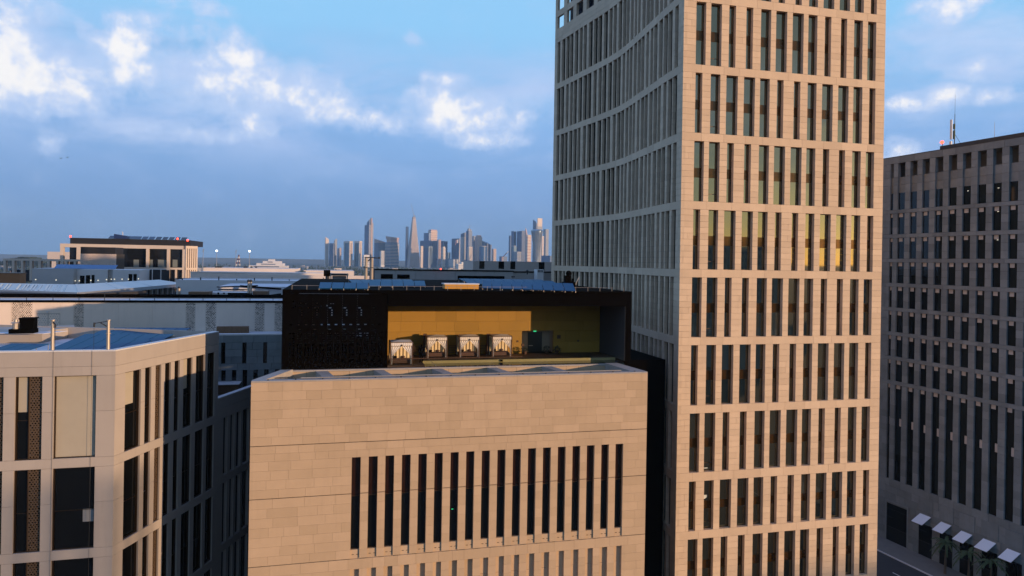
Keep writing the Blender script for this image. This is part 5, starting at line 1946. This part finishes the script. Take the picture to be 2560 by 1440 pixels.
t.body(607, SG_BLUE); t.slope(596, 605, 607, S_PINK); t.ribs(608, 660, 6, SG_TEAL, .6, .3)
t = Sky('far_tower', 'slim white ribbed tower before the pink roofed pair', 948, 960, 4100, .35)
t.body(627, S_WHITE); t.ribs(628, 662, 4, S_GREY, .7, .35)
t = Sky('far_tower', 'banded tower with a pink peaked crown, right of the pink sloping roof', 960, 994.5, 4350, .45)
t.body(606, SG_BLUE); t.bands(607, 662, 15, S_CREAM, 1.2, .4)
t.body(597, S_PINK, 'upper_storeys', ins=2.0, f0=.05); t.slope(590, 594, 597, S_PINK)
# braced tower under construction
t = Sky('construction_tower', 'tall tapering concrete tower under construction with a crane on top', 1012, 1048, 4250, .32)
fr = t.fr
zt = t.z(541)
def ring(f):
    s_ = 1 - f * .80
    cx, cy = t.R * .52, t.L * .5
    hx, hy = t.R * .5 * s_, t.L * .5 * s_
    return [(cx - hx, cy - hy), (cx + hx, cy - hy), (cx + hx, cy + hy), (cx - hx, cy + hy)]
def taper(f0, f1, m, name, grow=0.0, kind=None, mb=None):
    r0, r1 = ring(f0), ring(f1)
    z0, z1 = zt * f0, zt * f1
    own = mb is None
    mb = mb or MB(fr)
    i = len(mb.v)
    g_ = lambda p, q: (p[0] + grow * (1 if p[0] > t.R * .52 else -1), p[1] + grow * (1 if p[1] > t.L * .5 else -1))
    mb.v += [fr(*g_(p, 0), z0) for p in r0] + [fr(*g_(p, 0), z1) for p in r1]
    for k in range(4):
        mb.f.append((i + k, i + (k + 1) % 4, i + 4 + (k + 1) % 4, i + 4 + k))
    mb.f.append((i + 4, i + 5, i + 6, i + 7)); mb.f.append((i + 3, i + 2, i + 1, i))
    if own:
        return mb.build(name, m, t.t)
taper(0, 1, mat('bare concrete core', (.10, .09, .10), .9), 'core')
mb = MB(fr)
for k in range(44):
    f = k / 44
    taper(f, f + .0105, None, '', 1.6, mb=mb)
mb.build('floor_slabs', mat('bare concrete', (.50, .43, .42), .9), t.t, kind='stuff')
mb = MB(fr)
for side in range(4):
    for k in range(9):
        def P_(f):
            r = ring(f); a, b = r[side], r[(side + 1) % 4]
            w_ = (k + .5) / 9
            q = (a[0] + (b[0] - a[0]) * w_, a[1] + (b[1] - a[1]) * w_)
            return (q[0], q[1], zt * f)
        mb.tube(P_(0), P_(.96), 1.9, .8, 4)
mb.build('columns', mat('bare concrete', (.50, .43, .42), .9), t.t, kind='stuff')
MB(fr).prism([(-4, t.L * .75), (2, t.L * .72), (t.R * .2, t.L * .95), (-2, t.L + 3)], 0, t.z(566)).build('leaning_side', SG_DARK, t.t)
cr_ = thing('tower_crane', 'thin luffing crane leaning on top of the tapering construction tower', 'crane', fr(t.R * .52, t.L * .5, zt))
c0 = (t.R * .52, t.L * .5, zt)
MB(fr).tube(c0, (c0[0], c0[1], zt + 9), 2.2, 2.0, 4).build('mast', S_GREY, cr_)
q = at(1027.5, 509, 4250)
mbx = MB(); mbx.tube(tuple(fr(c0[0], c0[1], zt + 8)), tuple(q), 1.5, .7, 4); mbx.build('jib', S_GREY, cr_)
q = at(1041, 541, 4250)
mbx = MB(); mbx.tube(tuple(fr(c0[0], c0[1], zt + 8)), tuple(fr(c0[0] + 9, c0[1] - 3, zt + 5)), 2, 2, 4); mbx.build('counter_jib', S_GREY, cr_)
# middle group
t = Sky('far_tower', 'wide dark blue glass slab right of the construction tower', 1044, 1092, 4500, .7)
t.body(601, SG_BLUE); t.ribs(602, 660, 9, SG_DARK, .4, .4); t.ribs(602, 660, 12, SG_DARK, .4, .4, 'side_ribs', 'l')
t = Sky('far_tower', 'square blue tower rising behind the wide dark slab', 1056, 1075, 4700, .8)
t.body(582, SG_BLUE)
t = Sky('far_tower', 'pink banded tower rising behind the wide dark slab', 1068, 1091, 4800, .35)
t.body(574, S_PINK, ins=1.5); t.bands(575, 620, 8, S_CREAM, 1.2, .45)
t = Sky('far_tower', 'pale blue framed block before the wide dark slab', 1056, 1080, 4150, .6)
t.body(617, SG_DARK, ins=2.0); t.body(615.5, SG_TEAL, 'frame_beam', zb=t.z(620)); t.ribs(616, 662, 2, SG_TEAL, 3, .3)
t = Sky('far_tower', 'small cream tower against the right edge of the construction tower', 1049.5, 1057, 4050, .3)
t.body(615, S_CREAM)
t = Sky('far_tower', 'slim white tower with vertical pink strips in the middle of the skyline', 1092, 1101, 4300, .4)
t.body(599, S_GREY); t.ribs(599, 660, 3, S_PINK, 1, .5)
t = Sky('far_tower', 'dark blue tower with a slightly curved roof in the middle of the skyline', 1100, 1117.5, 4450, .5)
t.body(603, SG_DARK); t.slope(602, 604, 603, SG_DARK)
t = Sky('far_tower', 'white crowned tower with stepped balconies in the middle of the skyline', 1103, 1113, 4050, .35)
t.body(618, S_CREAM, ins=1.0); t.bands(619, 664, 13, S_WHITE, 1.0, .4); t.body(616.5, S_WHITE, 'crown', zb=t.z(619), f0=.2, f1=.8)
t = Sky('far_tower', 'small teal tower between the white crowned tower and the dark slab', 1115, 1125.5, 4300, .5)
t.body(631, SG_TEAL)
t = Sky('far_tower', 'dark blue rectangular slab behind the flagpole', 1126, 1150, 4400, .85)
t.body(596, SG_DARK); t.bands(597, 660, 16, SG_BLUE, .3, .25)
t = Sky('far_tower', 'pale grey low block with rows of windows at the foot of the dark slab', 1120, 1147, 4000, .5, 'building')
t.body(647.5, S_GREY); t.bands(649, 664, 5, S_WHITE, .8, .4)
t = Sky('spire', 'slender tapering cream spire standing before the skyline', 1146.5, 1151.5, 4000, .3, 'spire')
MB(t.fr).tube((0, 0, 0), (0, 0, t.z(596)), 5.5, 1.4, 8).build('shaft', S_CREAM, t.t)
fl = thing('flag', 'large white and maroon flag flying left of the cream spire', 'flag', at(1147, 600, 3998))
mb = MB()
mb2 = MB()
for (mm, f0, f1) in ((mb, 0.0, .38), (mb2, .38, 1.0)):
    for k in range(6):
        a_, b_ = f0 + (f1 - f0) * k / 6, f0 + (f1 - f0) * (k + 1) / 6
        def FQ_(f, top):
            p = at(1146.5 - 8.5 * f, (598 if top else 606.5) + (3.5 * f if top else 7 * f * f), 3998)
            p.y += 3 * sin(f * 9)
            return tuple(p)
        mm.slab(FQ_(a_, 0), FQ_(a_, 1), FQ_(b_, 1), FQ_(b_, 0), .3)
mb.build('white_field', S_WHITE, fl); mb2.build('maroon_field', mat('maroon cloth', (.5, .30, .30), .8), fl)
t = Sky('far_tower', 'grey blue tower with a dark pointed roof, left of the stepped crown', 1150, 1165, 4350, .5)
t.body(592, S_GREY); t.body(586, SG_DARK, 'dark_roof', zb=t.z(592)); t.slope(585, 580, 586, SG_DARK)
t = Sky('far_tower', 'tall blue tower with a rough unfinished crown and small crane', 1163.5, 1179, 4300, .45)
t.body(577, SG_BLUE); t.bands(578, 660, 20, SG_DARK, .3, .3)
MB(t.fr).box(t.R * .1, t.R * .5, 4, t.L * .7, t.z(577), t.z(571)).box(t.R * .6, t.R * .9, 4, t.L * .5, t.z(577), t.z(573)).build('crown', S_GREY, t.t)
MB(t.fr).tube((t.R * .4, t.L * .3, t.z(571)), (t.R * .4, t.L * .3, t.z(563)), 1.2, 1, 4).tube((t.R * .1, t.L * .5, t.z(565)), (t.R * .8, 0, t.z(564.5)), .8, .8, 4).build('crane', S_GREY, t.t)
t = Sky('far_tower', 'light beige block before the tall unfinished blue tower', 1168, 1181, 4050, .3)
t.body(617, S_CREAM); t.ribs(618, 662, 3, S_GREY, .6, .3)
t = Sky('far_tower', 'grey ribbed tower left of the pink crowned tower', 1179, 1188, 4500, .5)
t.body(590, S_GREY); t.bands(591, 640, 12, SG_BLUE, .6, .4)
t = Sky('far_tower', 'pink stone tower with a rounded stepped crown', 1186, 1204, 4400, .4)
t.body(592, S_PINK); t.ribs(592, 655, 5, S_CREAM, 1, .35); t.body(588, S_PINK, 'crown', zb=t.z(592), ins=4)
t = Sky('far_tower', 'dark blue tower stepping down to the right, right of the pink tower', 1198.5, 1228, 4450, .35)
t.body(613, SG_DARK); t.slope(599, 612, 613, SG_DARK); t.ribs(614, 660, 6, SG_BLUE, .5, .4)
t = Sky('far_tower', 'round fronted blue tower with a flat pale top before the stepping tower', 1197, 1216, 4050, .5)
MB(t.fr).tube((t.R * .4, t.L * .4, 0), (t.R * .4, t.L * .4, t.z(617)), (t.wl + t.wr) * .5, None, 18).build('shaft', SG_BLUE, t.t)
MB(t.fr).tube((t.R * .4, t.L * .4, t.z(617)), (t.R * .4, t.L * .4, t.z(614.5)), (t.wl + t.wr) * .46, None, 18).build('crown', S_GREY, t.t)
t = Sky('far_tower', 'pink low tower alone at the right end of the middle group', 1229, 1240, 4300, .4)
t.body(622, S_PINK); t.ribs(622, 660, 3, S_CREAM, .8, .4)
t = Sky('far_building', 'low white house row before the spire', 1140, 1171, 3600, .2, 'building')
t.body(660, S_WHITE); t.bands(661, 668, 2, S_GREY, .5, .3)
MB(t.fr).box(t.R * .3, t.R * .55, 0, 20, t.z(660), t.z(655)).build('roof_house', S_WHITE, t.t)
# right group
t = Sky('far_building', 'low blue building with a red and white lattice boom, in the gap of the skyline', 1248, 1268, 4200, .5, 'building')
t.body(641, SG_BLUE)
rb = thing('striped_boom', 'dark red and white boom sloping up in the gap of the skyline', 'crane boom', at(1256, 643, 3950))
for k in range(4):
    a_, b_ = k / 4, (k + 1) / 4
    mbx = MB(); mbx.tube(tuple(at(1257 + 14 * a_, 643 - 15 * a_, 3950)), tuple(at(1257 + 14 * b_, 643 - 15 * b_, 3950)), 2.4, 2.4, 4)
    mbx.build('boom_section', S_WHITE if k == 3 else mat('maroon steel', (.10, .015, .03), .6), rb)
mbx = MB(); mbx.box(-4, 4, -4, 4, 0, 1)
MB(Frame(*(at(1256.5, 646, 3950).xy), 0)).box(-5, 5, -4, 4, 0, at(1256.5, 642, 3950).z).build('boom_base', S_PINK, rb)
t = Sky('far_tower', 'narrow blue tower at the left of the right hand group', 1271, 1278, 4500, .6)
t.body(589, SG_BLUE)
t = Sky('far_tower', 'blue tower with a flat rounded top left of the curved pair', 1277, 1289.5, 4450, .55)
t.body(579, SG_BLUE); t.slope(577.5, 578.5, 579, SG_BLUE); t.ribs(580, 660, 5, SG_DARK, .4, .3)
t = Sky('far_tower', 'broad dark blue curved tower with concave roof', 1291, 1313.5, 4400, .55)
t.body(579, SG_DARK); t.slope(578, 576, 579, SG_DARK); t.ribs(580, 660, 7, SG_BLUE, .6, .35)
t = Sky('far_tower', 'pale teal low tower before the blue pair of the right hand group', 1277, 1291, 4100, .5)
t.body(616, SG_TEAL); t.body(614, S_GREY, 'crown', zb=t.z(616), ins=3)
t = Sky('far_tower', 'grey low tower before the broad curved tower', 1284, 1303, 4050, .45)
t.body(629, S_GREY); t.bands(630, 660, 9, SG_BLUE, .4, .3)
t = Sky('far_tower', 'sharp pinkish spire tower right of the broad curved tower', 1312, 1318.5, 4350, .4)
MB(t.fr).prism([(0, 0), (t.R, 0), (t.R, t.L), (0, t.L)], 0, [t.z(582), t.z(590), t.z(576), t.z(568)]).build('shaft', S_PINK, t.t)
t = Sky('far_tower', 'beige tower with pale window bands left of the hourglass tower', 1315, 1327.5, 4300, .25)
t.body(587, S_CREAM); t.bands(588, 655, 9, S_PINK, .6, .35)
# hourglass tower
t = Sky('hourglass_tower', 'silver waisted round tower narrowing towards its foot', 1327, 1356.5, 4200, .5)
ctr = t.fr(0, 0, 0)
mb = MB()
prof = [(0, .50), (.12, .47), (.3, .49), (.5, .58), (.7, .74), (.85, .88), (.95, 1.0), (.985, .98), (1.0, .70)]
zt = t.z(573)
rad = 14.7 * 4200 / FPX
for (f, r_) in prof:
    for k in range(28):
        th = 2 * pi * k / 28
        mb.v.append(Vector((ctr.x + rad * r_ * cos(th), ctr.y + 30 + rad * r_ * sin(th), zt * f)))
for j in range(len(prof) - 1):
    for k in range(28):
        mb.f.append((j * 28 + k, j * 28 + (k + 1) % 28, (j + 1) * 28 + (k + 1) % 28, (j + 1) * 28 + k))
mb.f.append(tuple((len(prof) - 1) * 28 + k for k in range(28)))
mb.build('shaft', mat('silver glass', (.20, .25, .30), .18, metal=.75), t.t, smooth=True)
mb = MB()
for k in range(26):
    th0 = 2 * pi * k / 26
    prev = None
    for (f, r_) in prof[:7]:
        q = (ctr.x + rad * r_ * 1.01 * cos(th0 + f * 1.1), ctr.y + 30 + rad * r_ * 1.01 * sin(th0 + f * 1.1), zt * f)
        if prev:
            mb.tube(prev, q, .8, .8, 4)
        prev = q
mb.build('lattice', S_GREY, t.t, kind='stuff')
t = Sky('far_tower', 'dark blue blade tower with a slanted top behind the hourglass tower', 1331, 1342, 4700, .7)
t.body(566, SG_DARK); t.slope(548, 562, 566, SG_DARK)
t = Sky('far_tower', 'bright cream framed slab rising behind the hourglass tower', 1341.5, 1354.5, 4750, .08)
t.body(545.5, S_CREAM); t.body(566, S_GREY, 'lower_part', ins=-1)
t = Sky('far_tower', 'grey lilac tapering tower nearest the tall stone tower', 1357, 1371, 4500, .45)
t.body(573, S_GREY)
t = Sky('far_tower', 'narrow white ribbed tower against the right side of the hourglass tower', 1353, 1359, 4300, .2)
t.body(590, S_WHITE); t.bands(591, 640, 14, S_PINK, .8, .4)
t = Sky('far_building', 'low dark blue hall at the foot of the towers nearest the tall stone tower', 1354, 1380, 4000, .8, 'building')
t.body(639, SG_BLUE)

# ================================================================ the far plain: trees, floodlights, low houses
M_FAR = mat('far trees', (.028, .045, .03), .9)
tr = MB()
rs = random.Random(11)
for k in range(2600):
    px = rs.uniform(-150, 1400)
    d = rs.choice((900, 1200, 1600, 2100, 2700, 3300)) * rs.uniform(.85, 1.15)
    h = rs.uniform(5, 13)
    w_ = rs.uniform(5, 14)
    q = at(px, 655, d)
    i = len(tr.v)
    for (sx_, sy_, sz_) in ((-1, 0, .35), (0, -1, .35), (1, 0, .35), (0, 1, .35), (0, 0, 1.0), (0, 0, 0)):
        tr.v.append(Vector((q.x + sx_ * w_ * .6 * rs.uniform(.7, 1.2), q.y + sy_ * w_ * .6, h * sz_ * rs.uniform(.8, 1.1))))
    for a_ in range(4):
        tr.f.append((i + a_, i + (a_ + 1) % 4, i + 4))
        tr.f.append((i + (a_ + 1) % 4, i + a_, i + 5))
tr.build('distant_trees', M_FAR, kind='stuff')
hs = MB()
HG = 'scattered low houses of the far plain'
FAR_COL = (S_CREAM, S_WHITE, S_PINK, S_GREY)
proto = {}
for k in range(90):
    px = rs.uniform(-60, 1330)
    d = rs.choice((700, 950, 1300, 1800, 2500)) * rs.uniform(.85, 1.2)
    w_, h, dp = rs.uniform(12, 45), rs.uniform(6, 15), rs.uniform(10, 25)
    q = at(px, 655, d)
    fr = Frame(q.x, q.y, T0 + rs.choice((0, 0, .5, -.4)))
    lb = '%s %s low house on the far plain%s' % ('wide' if w_ > 28 else 'narrow', ('cream', 'white', 'pink', 'grey')[k % 4], ' with rooftop room' if k % 2 else '')
    lb += ' before the skyline' if px > 780 else ' left of the skyline' if px > 480 else ' at the left horizon'
    o = thing('low_house', lb, 'house', (q.x, q.y, 0), HG)
    MB(fr).box(0, w_, 0, dp, 0, h).build('wall', FAR_COL[k % 4], o)
    if k % 2:
        MB(fr).box(w_ * .2, w_ * .5, dp * .2, dp * .6, h, h + 3).build('roof_house', FAR_COL[(k + 1) % 4], o)
    for j in range(int(w_ / 9)):
        MB(fr).box(3 + j * 9, 6 + j * 9, -.1, .2, h * .45, h * .7).build('window', SG_DARK, o)
# terraced white building
tb = thing('terraced_building', 'white stepped building with dark strip windows on the far plain', 'building', at(690, 655, 1500))
q = at(650, 655, 1500)
fr = Frame(q.x, q.y, T0)
for k, (a_, b_, yt) in enumerate(((622, 718, 664), (640, 708, 658), (655, 700, 652.5), (668, 682, 648))):
    MB(fr).box(fr.u_of(a_, 655)[0], fr.u_of(b_, 655)[0], k * 8, 60, 0, at(660, yt, 1500).z).build('tier', S_WHITE, tb)
    if k < 3:
        MB(fr).box(fr.u_of(a_ + 12, 655)[0], fr.u_of(b_ - 20, 655)[0], k * 8 - .4, k * 8 + .4, at(660, yt + 3.4, 1500).z, at(660, yt + 1.6, 1500).z).build('strip_window', SG_DARK, tb)
for (px, yt, lit, d, l) in ((506.5, 625, False, 1900, 'unlit stadium floodlight mast, leftmost of the four'), (541.5, 627.5, True, 1900, 'lit stadium floodlight mast, second from the left'),
                           (588.5, 627, False, 2300, 'unlit hazy stadium floodlight mast beside the lattice crane'), (623.5, 628.5, True, 1900, 'lit stadium floodlight mast, rightmost of the four')):
    q = at(px, 655, d)
    f_ = thing('floodlight_mast', l, 'floodlight', (q.x, q.y, 0), 'stadium floodlight masts on the far plain')
    zt = at(px, yt, d).z
    MB().tube((q.x, q.y, 0), (q.x + (1.5 if not lit else 0), q.y, zt), 1.1, .6, 6).build('mast', S_GREY, f_)
    if lit:
        MB().box(q.x - 2.2, q.x + 2.2, q.y - .5, q.y + .5, zt - 1.5, zt + 2.5).build('lamp_bank', M_FLOOD, f_)
    else:
        MB().slab((q.x - 1, q.y, zt - 6), (q.x + 1.6, q.y, zt - 6), (q.x + 3.6, q.y, zt + 3), (q.x + 1, q.y, zt + 3), .6).build('lamp_bank', S_GREY, f_)
q = at(594, 655, 1100)
lc = thing('lattice_crane', 'red and white lattice crane leaning over the far plain', 'crane', (q.x, q.y, 0))
for k in range(6):
    a_, b_ = k / 6, (k + 1) / 6
    mbx = MB()
    mbx.tube(tuple(at(590 + 7 * a_, 664 - 27 * a_, 1100)), tuple(at(590 + 7 * b_, 664 - 27 * b_, 1100)), .8, .7, 4).tube(tuple(at(599.5 - 2 * a_, 664 - 27 * a_, 1100)), tuple(at(599.5 - 2 * b_, 664 - 27 * b_, 1100)), .8, .7, 4)
    mbx.tube(tuple(at(590 + 7 * a_, 664 - 27 * a_, 1100)), tuple(at(599.5 - 2 * b_, 664 - 27 * b_, 1100)), .4, .4, 4)
    mbx.build('lattice_section', mat('maroon steel', (.10, .015, .03), .6) if k % 2 else S_WHITE, lc)
MB().box(q.x - 4, q.x + 4, q.y - 4, q.y + 4, 0, 28).build('crane_base', S_GREY, lc)
hc = at(118, 655, 1600)
hl = thing('long_hall', 'wide pale hall on the far plain left of the sand framed building', 'hall', (hc.x, hc.y, 0))
fr = Frame(hc.x, hc.y, T0)
MB(fr).box(0, fr.u_of(172, 640)[0], 0, 40, 0, at(118, 629, 1600).z).build('wall', S_CREAM, hl)
# dark wooded rise at the left horizon
mb = MB()
for k in range(60):
    px = -120 + k * 6.5
    q = at(px, 655, 2300)
    h = 22 + 9 * sin(k * .3) + rs.uniform(0, 5)
    mb.box(q.x - 7, q.x + 7, q.y, q.y + 60, 0, h)
mb.build('distant_wood', M_FAR, kind='stuff')
# red lamp on the tower construction fence, two birds
for (px, py, d, l) in ((1102, 672.5, 123, 'tiny red warning lamp on the black coping of the slotted grey building'),):
    q = at(px, py, d)
    w_ = thing('warning_lamp', l, 'warning lamp', (q.x, q.y, q.z - .4))
    MB().ball(tuple(q), .14).build('lamp', M_RED, w_)
    MB().tube((q.x, q.y, q.z - .4), (q.x, q.y, q.z - .1), .04).build('stem', M_DKSTEEL, w_)
for k, (px, py) in enumerate(((152, 396), (168, 394))):
    q = at(px, py, 120)
    bd = thing('bird', ['dark bird in flight low in the left sky, left of two', 'dark bird in flight low in the left sky, right of two'][k], 'bird', tuple(q), 'birds in the left sky')
    mb = MB()
    mb.ball(tuple(q), .08, 8, 6, .8).build('body', M_BLACK, bd)
    for s_ in (-1, 1):
        mb = MB()
        mb.slab((q.x, q.y - .08, q.z), (q.x, q.y + .08, q.z), (q.x + s_ * .3, q.y + .03, q.z + .12), (q.x + s_ * .3, q.y - .03, q.z + .12), .012).build('wing', M_BLACK, bd)

# unseen blocks added behind the viewpoint: one shades the left block, others feed reflections
for (cx_, cy_, w_, d_, h_, l) in ((163.0 + 1.8, -110.0 + 3.6, 60, 30, 51, 'unseen open fin slab added behind the viewpoint to half shade the left block'), (330, -300, 60, 40, 62, 'far unseen tower added behind the viewpoint for window reflections'), (230, -380, 50, 40, 48, 'low unseen block added behind the viewpoint for window reflections'),
                              (560, -430, 45, 40, 70, 'wide unseen block added far behind the viewpoint for window reflections'), (610, -320, 40, 40, 62, 'square unseen block added far behind the viewpoint for window reflections'), (500, -520, 50, 40, 66, 'long unseen block added far behind the viewpoint for window reflections'),
                              (640, -230, 45, 40, 71, 'tall unseen block added far behind the viewpoint for window reflections'), (420, -560, 45, 40, 60, 'plain unseen block added far behind the viewpoint for window reflections')):
    o = thing('added_block', l, 'building', (cx_, cy_, 0))
    fr = Frame(cx_, cy_, radians(63))
    if h_ == 51:
        # open framed slab: fins with gaps between them let about half of the low sun through
        MB(fr).box(0, w_, -d_, 0, 0, 16).build('podium', S_GREY, o)
        for k in range(int(w_ / 1.5)):
            piece('fin', S_GREY, fr, k * 1.5, k * 1.5 + .72, -1.2, 0, 16.003, h_, o)
        continue
    MB(fr).box(0, w_, -d_, 0, 0, h_).build('wall', S_GREY, o)
    for k in range(int(h_ / 8)):
        piece('window_band', SG_DARK, fr, 2, w_ - 2, -.1, .15, 4 + 8 * k, 8 + 8 * k, o)
